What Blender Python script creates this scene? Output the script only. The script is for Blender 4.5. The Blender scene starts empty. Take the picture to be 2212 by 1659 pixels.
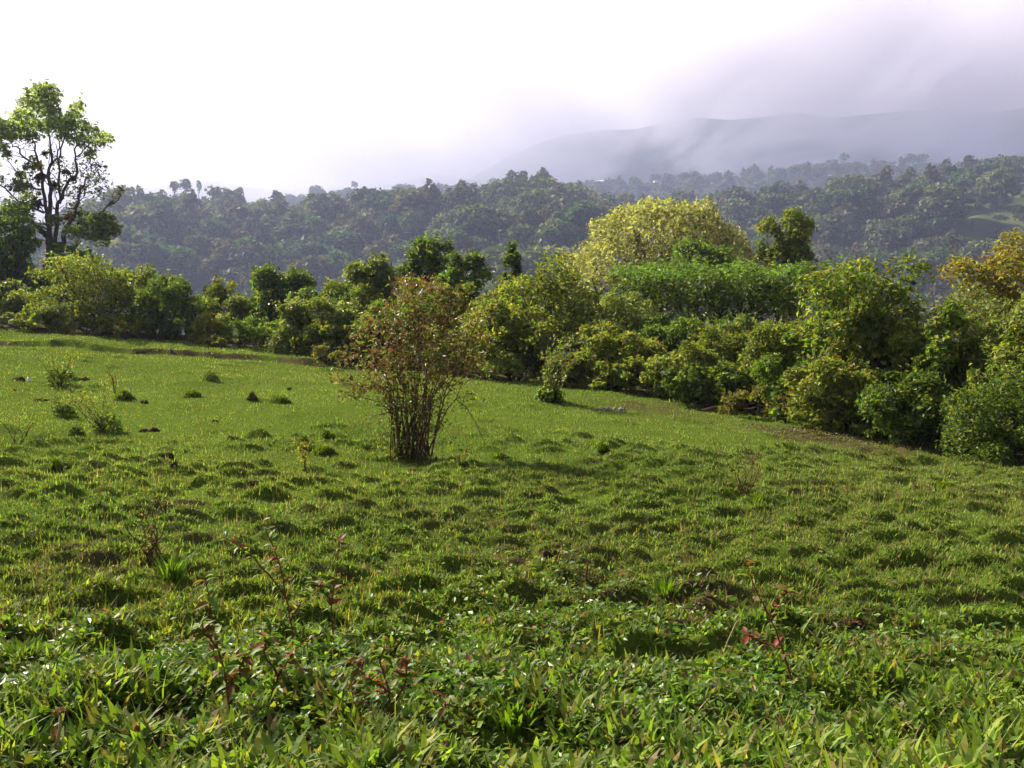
import bpy, math, random
import numpy as np

R = math.radians
rng = np.random.default_rng(7)
random.seed(7)
scene = bpy.context.scene
COL = scene.collection

# ------------------------------------------------------------------ camera
W, H, F = 1024, 768, 983.0
EYE = np.array((0.0, 0.0, 1.6))
PITCH = R(6.04)
cam_d = bpy.data.cameras.new('camera')
cam_d.sensor_width = 36.0
cam_d.lens = 36.0 * F / W
cam_d.clip_start = 0.05
cam_d.clip_end = 30000
cam = bpy.data.objects.new('camera', cam_d)
cam.location = EYE
cam.rotation_euler = (math.pi / 2 - PITCH, 0, 0)
COL.objects.link(cam)
scene.camera = cam

# ------------------------------------------------------------------ sky, sun, exposure
SUN_AZ, SUN_EL = R(-50), R(37)          # azimuth from +Y, clockwise positive
SUN_DIR = np.array((math.sin(SUN_AZ) * math.cos(SUN_EL), math.cos(SUN_AZ) * math.cos(SUN_EL), math.sin(SUN_EL)))
world = bpy.data.worlds.new('World')
scene.world = world
world.use_nodes = True
nt = world.node_tree
nt.nodes.clear()


def N(tree, kind, **kw):
    n = tree.nodes.new(kind)
    for k, v in kw.items():
        setattr(n, k, v)
    return n


def math_node(tree, op, a, b=None, clamp=False):
    n = N(tree, 'ShaderNodeMath', operation=op)
    n.use_clamp = clamp
    for i, v in enumerate((a, b)):
        if v is None:
            continue
        if hasattr(v, 'is_linked'):
            tree.links.new(v, n.inputs[i])
        else:
            n.inputs[i].default_value = v
    return n.outputs[0]


sky = N(nt, 'ShaderNodeTexSky', sky_type='NISHITA')
sky.sun_disc = False
sky.sun_elevation = SUN_EL
sky.sun_rotation = SUN_AZ % (2 * math.pi)
sky.air_density = 1.2
sky.dust_density = 3.0
bg_sky = N(nt, 'ShaderNodeBackground')
bg_sky.inputs['Strength'].default_value = 0.08
nt.links.new(sky.outputs[0], bg_sky.inputs['Color'])
# the cloud deck: bright towards the sun, lilac grey away from it
tc = N(nt, 'ShaderNodeTexCoord')
sep = N(nt, 'ShaderNodeSeparateXYZ')
nt.links.new(tc.outputs['Generated'], sep.inputs[0])
zc = math_node(nt, 'MAXIMUM', sep.outputs[2], 0.0)
den = math_node(nt, 'ADD', zc, 0.16)
cx = math_node(nt, 'DIVIDE', sep.outputs[0], den)
cy = math_node(nt, 'DIVIDE', sep.outputs[1], den)
comb = N(nt, 'ShaderNodeCombineXYZ')
nt.links.new(cx, comb.inputs[0])
nt.links.new(cy, comb.inputs[1])
noise = N(nt, 'ShaderNodeTexNoise')
noise.inputs['Scale'].default_value = 0.75
noise.inputs['Detail'].default_value = 7
noise.inputs['Roughness'].default_value = 0.52
noise.inputs['Distortion'].default_value = 0.25
nt.links.new(comb.outputs[0], noise.inputs['Vector'])
ramp = N(nt, 'ShaderNodeMapRange')
ramp.inputs['From Min'].default_value = 0.32
ramp.inputs['From Max'].default_value = 0.68
nt.links.new(noise.outputs['Fac'], ramp.inputs['Value'])
dot = N(nt, 'ShaderNodeVectorMath', operation='DOT_PRODUCT')
nt.links.new(tc.outputs['Generated'], dot.inputs[0])
dot.inputs[1].default_value = SUN_DIR
near_sun = math_node(nt, 'POWER', math_node(nt, 'MAXIMUM', dot.outputs['Value'], 0.0), 3.0)
thick = N(nt, 'ShaderNodeMix', data_type='RGBA')
thick.inputs['A'].default_value = (0.34, 0.31, 0.50, 1)
thick.inputs['B'].default_value = (1.04, 0.97, 1.18, 1)
nt.links.new(ramp.outputs[0], thick.inputs['Factor'])
bg_cloud = N(nt, 'ShaderNodeBackground')
nt.links.new(thick.outputs['Result'], bg_cloud.inputs['Color'])
CLOUD_BASE, CLOUD_SUN = 0.18, 0.55
nt.links.new(math_node(nt, 'ADD', math_node(nt, 'MULTIPLY', near_sun, CLOUD_SUN), CLOUD_BASE), bg_cloud.inputs['Strength'])
mixw = N(nt, 'ShaderNodeMixShader')
mixw.inputs[0].default_value = 0.85
nt.links.new(bg_sky.outputs[0], mixw.inputs[1])
nt.links.new(bg_cloud.outputs[0], mixw.inputs[2])
outw = N(nt, 'ShaderNodeOutputWorld')
nt.links.new(mixw.outputs[0], outw.inputs['Surface'])

sun_d = bpy.data.lights.new('sun', 'SUN')
sun_d.energy = 5.0
sun_d.angle = R(1.0)
sun_d.color = (1.0, 0.91, 0.74)
sun = bpy.data.objects.new('sun', sun_d)
from mathutils import Vector, Matrix
sun.rotation_euler = Vector(-SUN_DIR).to_track_quat('-Z', 'Y').to_euler()
sun.location = (-30, 20, 40)
COL.objects.link(sun)

scene.view_settings.view_transform = 'Standard'
scene.view_settings.look = 'None'
scene.view_settings.gamma = 1
scene.view_settings.use_curve_mapping = False
scene.view_settings.exposure = 1.45
scene.cycles.use_denoising = True
scene.cycles.max_bounces = 8
scene.cycles.use_adaptive_sampling = True
scene.cycles.adaptive_threshold = 0.03
scene.cycles.diffuse_bounces = 2
scene.cycles.glossy_bounces = 2
scene.cycles.transmission_bounces = 2
scene.cycles.volume_bounces = 6
scene.cycles.transparent_max_bounces = 4
scene.cycles.caustics_reflective = False
scene.cycles.caustics_refractive = False
scene.cycles.sample_clamp_indirect = 4
scene.cycles.filter_width = 1.45
HAZE_DENSITY = 0.00032
CLOUD_DENSITY = 0.0048
HAZE_COLOR = (0.40, 0.46, 0.70)

# ------------------------------------------------------------------ numeric helpers
_T = np.random.default_rng(11).random((256, 256))


def vnoise(x, y, seed=0):
    x = np.asarray(x, float) + seed * 17.31
    y = np.asarray(y, float) + seed * 9.77
    xi, yi = np.floor(x).astype(int), np.floor(y).astype(int)
    fx, fy = x - xi, y - yi
    fx, fy = fx * fx * (3 - 2 * fx), fy * fy * (3 - 2 * fy)
    a, b = _T[xi & 255, yi & 255], _T[(xi + 1) & 255, yi & 255]
    c, d = _T[xi & 255, (yi + 1) & 255], _T[(xi + 1) & 255, (yi + 1) & 255]
    return (a * (1 - fx) + b * fx) * (1 - fy) + (c * (1 - fx) + d * fx) * fy


def fbm(x, y, seed=0, octaves=4):
    s, a, t = 0.0, 0.5, 0.0
    for o in range(octaves):
        s = s + a * vnoise(x * 2 ** o, y * 2 ** o, seed + o * 3)
        t += a
        a *= 0.5
    return s / t - 0.5


def sstep(a, b, x):
    t = np.clip((x - a) / (b - a), 0, 1)
    return t * t * (3 - 2 * t)


CP, SP = math.cos(PITCH), math.sin(PITCH)
DS = 1024.0 / 2212.0     # survey sheet units -> picture units


def ray(px, py):
    xr, zr = (px - 512.0) / F, (384.0 - py) / F
    return np.array((xr, CP + zr * SP, -SP + zr * CP))


def at(sx, sy, depth):
    """world point seen at survey (sx, sy) standing DEPTH metres ahead"""
    d = ray(sx * DS, sy * DS)
    return EYE + d * (depth / d[1])


def project(x, y, z):
    dx, dy, dz = x - EYE[0], y - EYE[1], z - EYE[2]
    yc = dy * CP - dz * SP
    zc_ = dy * SP + dz * CP
    return (512 + F * dx / yc) / DS, (384 - F * zc_ / yc) / DS


# ------------------------------------------------------------------ terrain
CTRL = []
for sx, sy, d in [(-200, 1659, 3.25), (0, 1659, 3.3), (1106, 1659, 3.3), (2212, 1659, 3.3), (2450, 1659, 3.3),
                  (885, 998, 16.0), (225, 932, 19.0), (130, 832, 25.0), (0, 752, 32.0), (-150, 735, 33.5),
                  (260, 765, 32.5), (480, 782, 32.0), (690, 806, 30.0), (420, 858, 23.0), (600, 872, 21.5),
                  (1185, 868, 23.5), (1000, 836, 26.5), (1060, 1000, 15.5), (1250, 858, 25.0), (1390, 872, 24.5),
                  (1640, 925, 21.0), (1945, 985, 18.5), (2212, 1030, 16.5), (1600, 1075, 12.3), (2100, 1120, 11.3),
                  (2212, 1250, 7.6), (1190, 1200, 8.3), (1106, 1350, 5.9), (500, 1350, 5.6), (1700, 1370, 5.5),
                  (60, 1130, 9.3), (500, 1130, 9.6), (0, 960, 16.5), (2420, 1080, 14.5), (-200, 940, 17.0)]:
    CTRL.append(at(sx, sy, d))
CTRL += [np.array(p) for p in [(-3, -3, 0.15), (3, -3, 0.15), (0, 0.5, 0.05), (-12, -6, 0.3), (12, -6, 0.0), (-4, 2, .02), (4, 2, .02)]]
CTRL = np.array(CTRL)


def _tps_k(r2):
    return np.where(r2 > 1e-12, r2 * np.log(r2 + 1e-12), 0.0)


_P = CTRL[:, :2] / 15.0
_K = _tps_k(((_P[:, None] - _P[None]) ** 2).sum(-1)) + 0.02 * np.eye(len(_P))
_A = np.zeros((len(_P) + 3,) * 2)
_A[:len(_P), :len(_P)] = _K
_A[:len(_P), len(_P)] = 1
_A[:len(_P), len(_P) + 1:] = _P
_A[len(_P):, :len(_P)] = _A[:len(_P), len(_P):].T
_S = np.linalg.solve(_A, np.concatenate([CTRL[:, 2], np.zeros(3)]))


def tps(x, y):
    q = np.stack([np.ravel(x), np.ravel(y)], -1) / 15.0
    out = np.zeros(len(q))
    for i in range(0, len(q), 40000):
        s = q[i:i + 40000]
        k = _tps_k(((s[:, None] - _P[None]) ** 2).sum(-1))
        out[i:i + 40000] = k @ _S[:-3] + _S[-3] + s @ _S[-2:]
    return out.reshape(np.shape(x))


_EPX = np.array([-600, -200, 0, 200, 310, 340, 480, 560, 640, 760, 900, 1024, 1200, 1500]) - 512.0
_EY = np.array([38, 37, 36, 35.5, 34, 32.5, 28, 27, 26, 23, 20.5, 18, 15, 12.0])


def edge_y(x, y):
    return np.interp(x / np.maximum(y, 0.5) * F, _EPX, _EY)


# micro relief, baked on a fine grid: hummocks, hoof steps, hollows
GX0, GX1, GY0, GY1, GS = -26.0, 26.0, -4.0, 44.0, 0.04
gx = np.arange(GX0, GX1, GS)
gy = np.arange(GY0, GY1, GS)
MX, MY = np.meshgrid(gx, gy, indexing='ij')
relief = np.zeros_like(MX)
rel_mask = sstep(20.0, 12.0, MY) * 0.85 + 0.15
relief += fbm(MX * 2.2, MY * 2.2, 3) * 0.27 * sstep(8.5, 5.5, MY) + fbm(MX * 0.5, MY * 0.5, 5, 3) * 0.20
relief += fbm(MX * 3.4, MY * 3.4, 8, 3) * 0.06 * rel_mask
soil = np.zeros_like(MX)
mounds = np.zeros_like(MX)


def stamp(x, y, r, h, dirt=0.0, sharp=1.0, flat=1.0, wide=1.0):
    ix, iy = int((x - GX0) / GS), int((y - GY0) / GS)
    k = int(r * 2.2 * wide / GS) + 2
    a0, a1, b0, b1 = max(ix - k, 0), min(ix + k, len(gx)), max(iy - k, 0), min(iy + k, len(gy))
    if a0 >= a1 or b0 >= b1:
        return
    dx, dy = (MX[a0:a1, b0:b1] - x) / (r * wide), (MY[a0:a1, b0:b1] - y) / (r * flat)
    dy = np.where(dy < 0, dy * 2.4, dy * 0.7)      # steeper on the side the cattle climb
    g = np.exp(-(dx * dx + dy * dy) ** sharp)
    if h > 0:
        mounds[a0:a1, b0:b1] = np.maximum(mounds[a0:a1, b0:b1], h * g)
    else:
        relief[a0:a1, b0:b1] += h * g
    if dirt > 0:
        lip = np.exp(-(dx * dx * 1.4 + (dy + 1.0) ** 2 * 2.5))
        soil[a0:a1, b0:b1] = np.maximum(soil[a0:a1, b0:b1], dirt * lip)


mr = np.random.default_rng(21)
for i in range(6400):
    y = 5.0 + 14.0 * mr.random() ** 0.9
    x = (mr.random() * 2 - 1) * (y * 0.70 + 1.6)
    dens = (.30 + .7 * sstep(.25, .7, vnoise(x * 0.45, y * 0.45, 31))) * sstep(20, 14, y) * (0.5 + 0.5 * sstep(4.5, 7.5, y))
    if x < -1.0 and y > 13.0:
        dens *= 0.3
    if mr.random() > dens * .85:
        continue
    r = .07 + .15 * mr.random() ** 1.5
    h_ = .04 + r * mr.uniform(0.32, 0.7)
    fl = mr.uniform(0.45, 0.85)
    stamp(x, y, r, h_, dirt=mr.random() * 0.95 if mr.random() < .45 else 0.0, sharp=1.4, flat=fl, wide=mr.uniform(1.0, 1.9))
    if mr.random() < .6:
        stamp(x + mr.uniform(-.5, .5) * r, y - r * fl * .8, r * .55, -h_ * mr.uniform(.2, .6), dirt=mr.random() * .8 if mr.random() < .4 else 0.0, flat=.6)
for i in range(420):                                # hoof holes
    y = 4.0 + 15.0 * mr.random()
    x = (mr.random() * 2 - 1) * (y * 0.6 + 1.0)
    stamp(x, y, mr.uniform(0.09, 0.2), -mr.uniform(0.05, 0.11), dirt=mr.random() * 0.9)
for i in range(160):                                # low rough spots far off
    y = 17 + 16 * mr.random()
    x = (mr.random() * 2 - 1) * (y * 0.6)
    stamp(x, y, mr.uniform(0.2, 0.5), mr.uniform(0.03, 0.09), flat=0.6, sharp=1.3)
relief += mounds
# hollows seen in the near grass
for sx, sy, d, r, h in [(1080, 1590, 3.55, 0.22, -0.20), (1475, 1350, 5.6, 0.17, -0.16), (1850, 1345, 5.7, 0.30, -0.10), (620, 1180, 7.6, .3, -.16),
                        (1190, 1200, 8.2, 0.16, -0.14), (2080, 1390, 5.2, 0.24, -0.14), (380, 1560, 3.7, .2, -.16), (1010, 1440, 4.7, .15, -.12),
                        (1660, 1540, 3.9, .2, -.15), (640, 1290, 6.2, .22, -.12), (330, 1390, 4.9, .25, -.12), (1960, 1510, 4.1, .2, -.14)]:
    p = at(sx, sy, d)
    stamp(p[0], p[1], r, h, dirt=0.95)
soil = np.maximum(soil, sstep(0.16, 0.30, fbm(MX * 0.8, MY * 0.8, 41)) * 0.8 * sstep(16, 9, MY) * sstep(4.5, 6.5, MY))


for sx, sy, d, r, w_ in [(1150, 1210, 8.0, .55, .8), (1300, 1290, 6.6, .5, .75), (1540, 1300, 6.4, .45, .8), (1850, 1345, 5.6, .4, .8), (720, 1090, 10.5, .5, .6), (1020, 1130, 9.6, .5, .6), (1400, 880, 23.5, 1.2, .7), (430, 1180, 8.6, .4, .6),
                         (1750, 935, 20.4, 1.0, .8), (1900, 972, 19.0, .9, .8)]:
    p = at(sx, sy, d)
    q = np.exp(-(((MX - p[0]) / r) ** 2 + ((MY - p[1]) / (r * 1.2)) ** 2)) * (1 + 2.2 * fbm(MX * 3, MY * 3, 44, 2))
    soil = np.maximum(soil, np.clip(q, 0, 1) * w_)


def sample(grid, x, y):
    fx = np.clip((np.asarray(x) - GX0) / GS, 0, len(gx) - 2.001)
    fy = np.clip((np.asarray(y) - GY0) / GS, 0, len(gy) - 2.001)
    ix, iy = fx.astype(int), fy.astype(int)
    ax, ay = fx - ix, fy - iy
    return (grid[ix, iy] * (1 - ax) + grid[ix + 1, iy] * ax) * (1 - ay) + (grid[ix, iy + 1] * (1 - ax) + grid[ix + 1, iy + 1] * ax) * ay


def bank_line(x, y):
    px = x / np.maximum(y, 1) * F + 512
    return np.interp(px, [-100, 0, 60, 130, 200, 260, 320], [33.4, 33.2, 33.6, 33.4, 33.0, 32.4, 31.6]) + fbm(x * 0.6, x * 0.0 + 3.3, 51) * 1.6


def ground_z(x, y, fine=True):
    x, y = np.asarray(x, float), np.asarray(y, float)
    r = np.hypot(x, y)
    ey = edge_y(x, y)
    k = np.minimum(1.0, (ey + 7.0) / np.maximum(y, 0.01))
    k = np.where(y > 0, k, 1.0)
    kk = np.minimum(k, 34.0 / np.maximum(np.abs(x), 34.0))
    kk = np.where(y < -8, np.minimum(kk, 8.0 / np.maximum(-y, 8.0)), kk)
    z = tps(x * kk, np.where(y > 0, y * kk, np.maximum(y, -8.0)))
    px = x / np.maximum(y, 1) * F + 512
    w = sstep(335, 305, px) * (y > 20)
    z = z + 0.24 * sstep(-0.05, 0.14, y - bank_line(x, y)) * w * (0.8 + fbm(x * .9, y * 0, 77) * 1.2)
    over = np.maximum(y - (ey + 5.0), 0) * (y > 0)
    side = np.maximum(np.abs(x) - 60, 0)
    z = z - np.minimum(0.10 * over + 0.0016 * over ** 2, 54) - np.minimum(side * 0.05, 10)
    z = np.maximum(z, -58)
    if fine:
        inside = (x > GX0) & (x < GX1) & (y > GY0) & (y < GY1)
        z = z + np.where(inside, sample(relief, x, y), 0)
    return z


def gz(x, y):
    return float(ground_z(np.array([x]), np.array([y]))[0])


# ------------------------------------------------------------------ mesh helpers
def mesh_from(name, verts, faces, cols=None, mat=None, smooth=False, extra=None):
    """faces: an (n,3) or (n,4) array, or a list of such arrays"""
    if not isinstance(faces, list):
        faces = [faces]
    me = bpy.data.meshes.new(name)
    verts = np.ascontiguousarray(verts, np.float32)
    me.vertices.add(len(verts))
    me.vertices.foreach_set('co', verts.ravel())
    idx = np.concatenate([f.ravel() for f in faces]).astype(np.int32)
    tot = np.concatenate([np.full(len(f), f.shape[1]) for f in faces]).astype(np.int32)
    start = np.concatenate([[0], np.cumsum(tot)[:-1]]).astype(np.int32)
    me.loops.add(len(idx))
    me.loops.foreach_set('vertex_index', idx)
    me.polygons.add(len(tot))
    me.polygons.foreach_set('loop_start', start)
    me.polygons.foreach_set('loop_total', tot)
    me.polygons.foreach_set('use_smooth', np.full(len(tot), smooth))
    if cols is not None:
        a = me.attributes.new('col', 'FLOAT_COLOR', 'POINT')
        c = np.ones((len(verts), 4), np.float32)
        c[:, :3] = cols
        a.data.foreach_set('color', c.ravel())
    for k, v in (extra or {}).items():
        a = me.attributes.new(k, 'FLOAT', 'POINT')
        a.data.foreach_set('value', np.asarray(v, np.float32))
    me.update(calc_edges=True)
    if mat is not None:
        me.materials.append(mat)
    return me


def link(name, me, parent=None, loc=None):
    o = bpy.data.objects.new(name, me)
    COL.objects.link(o)
    if parent is not None:
        o.parent = parent
    if loc is not None:
        o.location = loc
    return o


def tag(o, label=None, cat=None, group=None, kind=None):
    for k, v in (('label', label), ('category', cat), ('group', group), ('kind', kind)):
        if v:
            o[k] = v
    return o


def thing(name, loc, label, cat, group=None):
    return tag(link(name, None, None, loc), label, cat, group)


def unit(v):
    return v / np.maximum(np.linalg.norm(v, axis=-1, keepdims=True), 1e-9)


def leaf_quads(c, n, t, L, Wd, bend=0.15):
    """rhombic leaves: base, side, tip, side"""
    b = unit(np.cross(n, t))
    t = unit(np.cross(b, n))
    L, Wd = L[:, None], Wd[:, None]
    p0 = c - t * L * 0.5
    p1 = c + b * Wd * 0.5 + n * L * bend - t * L * 0.06
    p2 = c + t * L * 0.5
    p3 = c - b * Wd * 0.5 + n * L * bend - t * L * 0.06
    v = np.stack([p0, p1, p2, p3], 1).reshape(-1, 3)
    f = np.arange(len(c) * 4).reshape(-1, 4)
    return v, f


def pick(pal, n, g):
    """palette: list of (rgb, weight); returns colours with small variation"""
    cs = np.array([p[0] for p in pal])
    ws = np.array([p[1] for p in pal], float)
    k = g.choice(len(cs), n, p=ws / ws.sum())
    c = cs[k] * (0.6 + 0.8 * g.random((n, 1)))
    return c


def crown_mesh(name, lumps, n, L, pal, mat, g, up=0.45, droop=0.0, aspect=0.5, inner=0.25, tint=0.25, shoots=0):
    """leaves spread over lumps: array of (x, y, z, rx, ry, rz)"""
    lumps = np.asarray(lumps, float)
    area = lumps[:, 3] * lumps[:, 5] + 1e-6
    k = g.choice(len(lumps), n, p=area / area.sum())
    d = unit(g.normal(size=(n, 3)))
    d[:, 2] = np.where(d[:, 2] < -0.3, -d[:, 2] * g.choice([1, -1], n, p=[.6, .4]), d[:, 2])
    rad = np.where(g.random(n) < inner, g.uniform(0.25, 0.8, n), g.uniform(0.78, 1.06, n))
    rad = np.where(g.random(n) < 0.14, g.uniform(1.0, 1.35, n), rad)
    c = lumps[k, :3] + d * lumps[k, 3:] * rad[:, None]
    # thin out what is buried in a neighbour
    keep = np.ones(n, bool)
    if len(lumps) > 1:
        for j in range(len(lumps)):
            q = (((c - lumps[j, :3]) / lumps[j, 3:]) ** 2).sum(1)
            keep &= ~((q < 0.45) & (k != j) & (g.random(n) < 0.75))
    c, d, k = c[keep], d[keep], k[keep]
    if shoots:
        ks = g.choice(len(lumps), shoots, p=area / area.sum())
        ds = unit(g.normal(size=(shoots, 3)) + np.array((0, 0, .35)))
        st = lumps[ks, :3] + ds * lumps[ks, 3:] * .85
        dr = unit(ds * .7 + np.array((0, 0, .6)) + g.normal(size=(shoots, 3)) * .35)
        ln = g.uniform(.5, 1.2, shoots) * np.minimum(lumps[:, 3].mean() * 1.1, L * 5)
        q = np.tile(np.linspace(0, 1, 9), shoots)[:, None]
        ii = np.repeat(np.arange(shoots), 9)
        c = np.concatenate([c, st[ii] + dr[ii] * ln[ii][:, None] * q + g.normal(size=(len(ii), 3)) * L * .35])
        d = np.concatenate([d, ds[ii]])
        k = np.concatenate([k, ks[ii]])
    n = len(c)
    nrm = unit(d * 0.45 + np.array((0, 0, up)) + g.normal(size=(n, 3)) * 0.7)
    tdir = unit(g.normal(size=(n, 3)) + d * 0.4 + np.array((0, 0, -droop)))
    LL = L * (0.5 + 1.1 * g.random(n) ** 1.4)
    v, f = leaf_quads(c, nrm, tdir, LL, LL * aspect * g.uniform(0.75, 1.25, n))
    lump_t = 1 + (g.random((len(lumps), 1)) - 0.5) * 2 * tint
    col = pick(pal, n, g) * lump_t[k]
    return mesh_from(name, v, f, np.repeat(col, 4, 0), mat)


def tube(pts, rad, sides=6):
    pts = np.asarray(pts, float)
    rad = np.asarray(rad, float)
    t = np.gradient(pts, axis=0)
    t = unit(t)
    ref = np.array((0.31, 0.87, 0.11))
    b = unit(np.cross(t, ref))
    n = np.cross(b, t)
    a = np.linspace(0, 2 * np.pi, sides, endpoint=False)
    ring = pts[:, None] + (b[:, None] * np.cos(a)[None, :, None] + n[:, None] * np.sin(a)[None, :, None]) * rad[:, None, None]
    v = ring.reshape(-1, 3)
    m = len(pts)
    i = np.arange(m - 1)[:, None] * sides
    j = np.arange(sides)[None]
    f = np.stack([i + j, i + (j + 1) % sides, i + sides + (j + 1) % sides, i + sides + j], -1).reshape(-1, 4)
    v = np.concatenate([v, pts[-1:], pts[:1]])
    top = np.stack([(m - 1) * sides + np.arange(sides), (m - 1) * sides + (np.arange(sides) + 1) % sides, np.full(sides, len(v) - 2)], -1)
    return v, f, top


class Parts:
    """gathers tubes into one mesh"""

    def __init__(self):
        self.v, self.q, self.t, self.k = [], [], [], 0

    def tube(self, pts, rad, sides=6):
        v, f, t = tube(pts, rad, sides)
        self.v.append(v)
        self.q.append(f + self.k)
        self.t.append(t + self.k)
        self.k += len(v)

    def mesh(self, name, mat):
        return mesh_from(name, np.concatenate(self.v), [np.concatenate(self.q), np.concatenate(self.t)], None, mat, True)


def wiggle(a, b, n, amp, g):
    a, b = np.asarray(a, float), np.asarray(b, float)
    t = np.linspace(0, 1, n)[:, None]
    p = a + (b - a) * t
    off = np.cumsum(g.normal(size=(n, 3)), 0) * amp
    off -= off[0] + (off[-1] - off[0]) * t
    return p + off


# ------------------------------------------------------------------ materials
def new_mat(name):
    m = bpy.data.materials.new(name)
    m.use_nodes = True
    m.node_tree.nodes.clear()
    return m, m.node_tree


def leaf_mat(name, rough=0.45, spec=0.4, trans=0.35, trans_tint=(1.15, 1.25, 0.6)):
    m, t = new_mat(name)
    at_ = N(t, 'ShaderNodeAttribute', attribute_name='col')
    p = N(t, 'ShaderNodeBsdfPrincipled')
    p.inputs['Roughness'].default_value = rough
    p.inputs['Specular IOR Level'].default_value = spec
    t.links.new(at_.outputs['Color'], p.inputs['Base Color'])
    mul = N(t, 'ShaderNodeMix', data_type='RGBA', blend_type='MULTIPLY')
    mul.inputs['Factor'].default_value = 1
    t.links.new(at_.outputs['Color'], mul.inputs['A'])
    mul.inputs['B'].default_value = (*trans_tint, 1)
    tr = N(t, 'ShaderNodeBsdfTranslucent')
    t.links.new(mul.outputs['Result'], tr.inputs['Color'])
    mx = N(t, 'ShaderNodeMixShader')
    mx.inputs[0].default_value = trans
    t.links.new(p.outputs[0], mx.inputs[1])
    t.links.new(tr.outputs[0], mx.inputs[2])
    o = N(t, 'ShaderNodeOutputMaterial')
    t.links.new(mx.outputs[0], o.inputs['Surface'])
    return m


def plain_mat(name, a, b, scale, rough=0.85, bump=0.0, attr=None, attr_col=None, spec=0.0):
    m, t = new_mat(name)
    tcn = N(t, 'ShaderNodeTexCoord')
    nz = N(t, 'ShaderNodeTexNoise')
    nz.inputs['Scale'].default_value = scale
    nz.inputs['Detail'].default_value = 6
    nz.inputs['Roughness'].default_value = 0.65
    t.links.new(tcn.outputs['Object'], nz.inputs['Vector'])
    mr_ = N(t, 'ShaderNodeMapRange')
    mr_.inputs['From Min'].default_value = 0.3
    mr_.inputs['From Max'].default_value = 0.7
    t.links.new(nz.outputs['Fac'], mr_.inputs['Value'])
    mx = N(t, 'ShaderNodeMix', data_type='RGBA')
    mx.inputs['A'].default_value = (*a, 1)
    mx.inputs['B'].default_value = (*b, 1)
    t.links.new(mr_.outputs[0], mx.inputs['Factor'])
    col = mx.outputs['Result']
    if attr:
        an = N(t, 'ShaderNodeAttribute', attribute_name=attr)
        m2 = N(t, 'ShaderNodeMix', data_type='RGBA')
        t.links.new(an.outputs['Fac'], m2.inputs['Factor'])
        t.links.new(col, m2.inputs['A'])
        m2.inputs['B'].default_value = (*attr_col, 1)
        col = m2.outputs['Result']
    p = N(t, 'ShaderNodeBsdfPrincipled')
    p.inputs['Roughness'].default_value = rough
    p.inputs['Specular IOR Level'].default_value = spec
    t.links.new(col, p.inputs['Base Color'])
    if bump:
        bn = N(t, 'ShaderNodeBump')
        bn.inputs['Strength'].default_value = bump
        bn.inputs['Distance'].default_value = 0.02
        t.links.new(nz.outputs['Fac'], bn.inputs['Height'])
        t.links.new(bn.outputs[0], p.inputs['Normal'])
    o = N(t, 'ShaderNodeOutputMaterial')
    t.links.new(p.outputs[0], o.inputs['Surface'])
    return m


M_LEAF = leaf_mat('leaf', 0.5, 0.22, 0.5)
M_GLOSS = leaf_mat('glossy_leaf', 0.42, 0.28, 0.42)
M_GRASS = leaf_mat('grass_blade', 0.46, 0.10, 0.5, (1.2, 1.3, 0.35))
M_THIN = leaf_mat('thin_leaf', 0.5, 0.2, 0.62, (1.45, 1.45, 0.85))
M_VINE = leaf_mat('dense_vine_leaf', 0.55, 0.2, 0.22)
M_TURF = leaf_mat('turf_blade', 0.6, 0.06, 0.42, (1.15, 1.25, 0.4))
M_FAR = leaf_mat('distant_leaf', 0.7, 0.1, 0.3)
M_BARK = plain_mat('bark', (0.045, 0.034, 0.024), (0.13, 0.10, 0.075), 9, bump=0.5)
M_STEM = plain_mat('shrub_stem', (0.05, 0.032, 0.02), (0.15, 0.095, 0.06), 14, bump=0.3)
M_TWIG = plain_mat('grey_twig', (0.12, 0.10, 0.08), (0.26, 0.22, 0.18), 9)
M_REDSTEM = plain_mat('red_stem', (0.20, 0.045, 0.03), (0.13, 0.07, 0.03), 20)
M_GROUND = plain_mat('turf', (0.045, 0.075, 0.010), (0.085, 0.120, 0.016), 24.0, bump=0.9, attr='soil', attr_col=(0.055, 0.036, 0.022))
M_SOIL = plain_mat('dark_soil', (0.022, 0.014, 0.009), (0.07, 0.045, 0.028), 30, bump=1.0)
M_DRY = plain_mat('dry_straw', (0.30, 0.22, 0.10), (0.42, 0.33, 0.18), 18)
M_WHITE = plain_mat('white_plastic', (0.78, 0.78, 0.76), (0.85, 0.85, 0.84), 12, rough=0.5, spec=.4)
M_STONE = plain_mat('pale_stone', (0.13, 0.12, 0.11), (0.26, 0.24, 0.22), 12, bump=.4)
M_WALL = plain_mat('house_wall', (0.76, 0.75, 0.72), (0.82, 0.81, 0.79), 1)
M_ROOF = plain_mat('house_roof', (0.34, 0.16, 0.11), (0.42, 0.22, 0.15), 1)
M_TIN = plain_mat('tin_roof', (0.62, 0.62, 0.63), (0.72, 0.72, 0.73), 1, rough=0.5)
M_DARK = plain_mat('dark_opening', (0.03, 0.03, 0.035), (0.05, 0.05, 0.05), 1)

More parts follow.
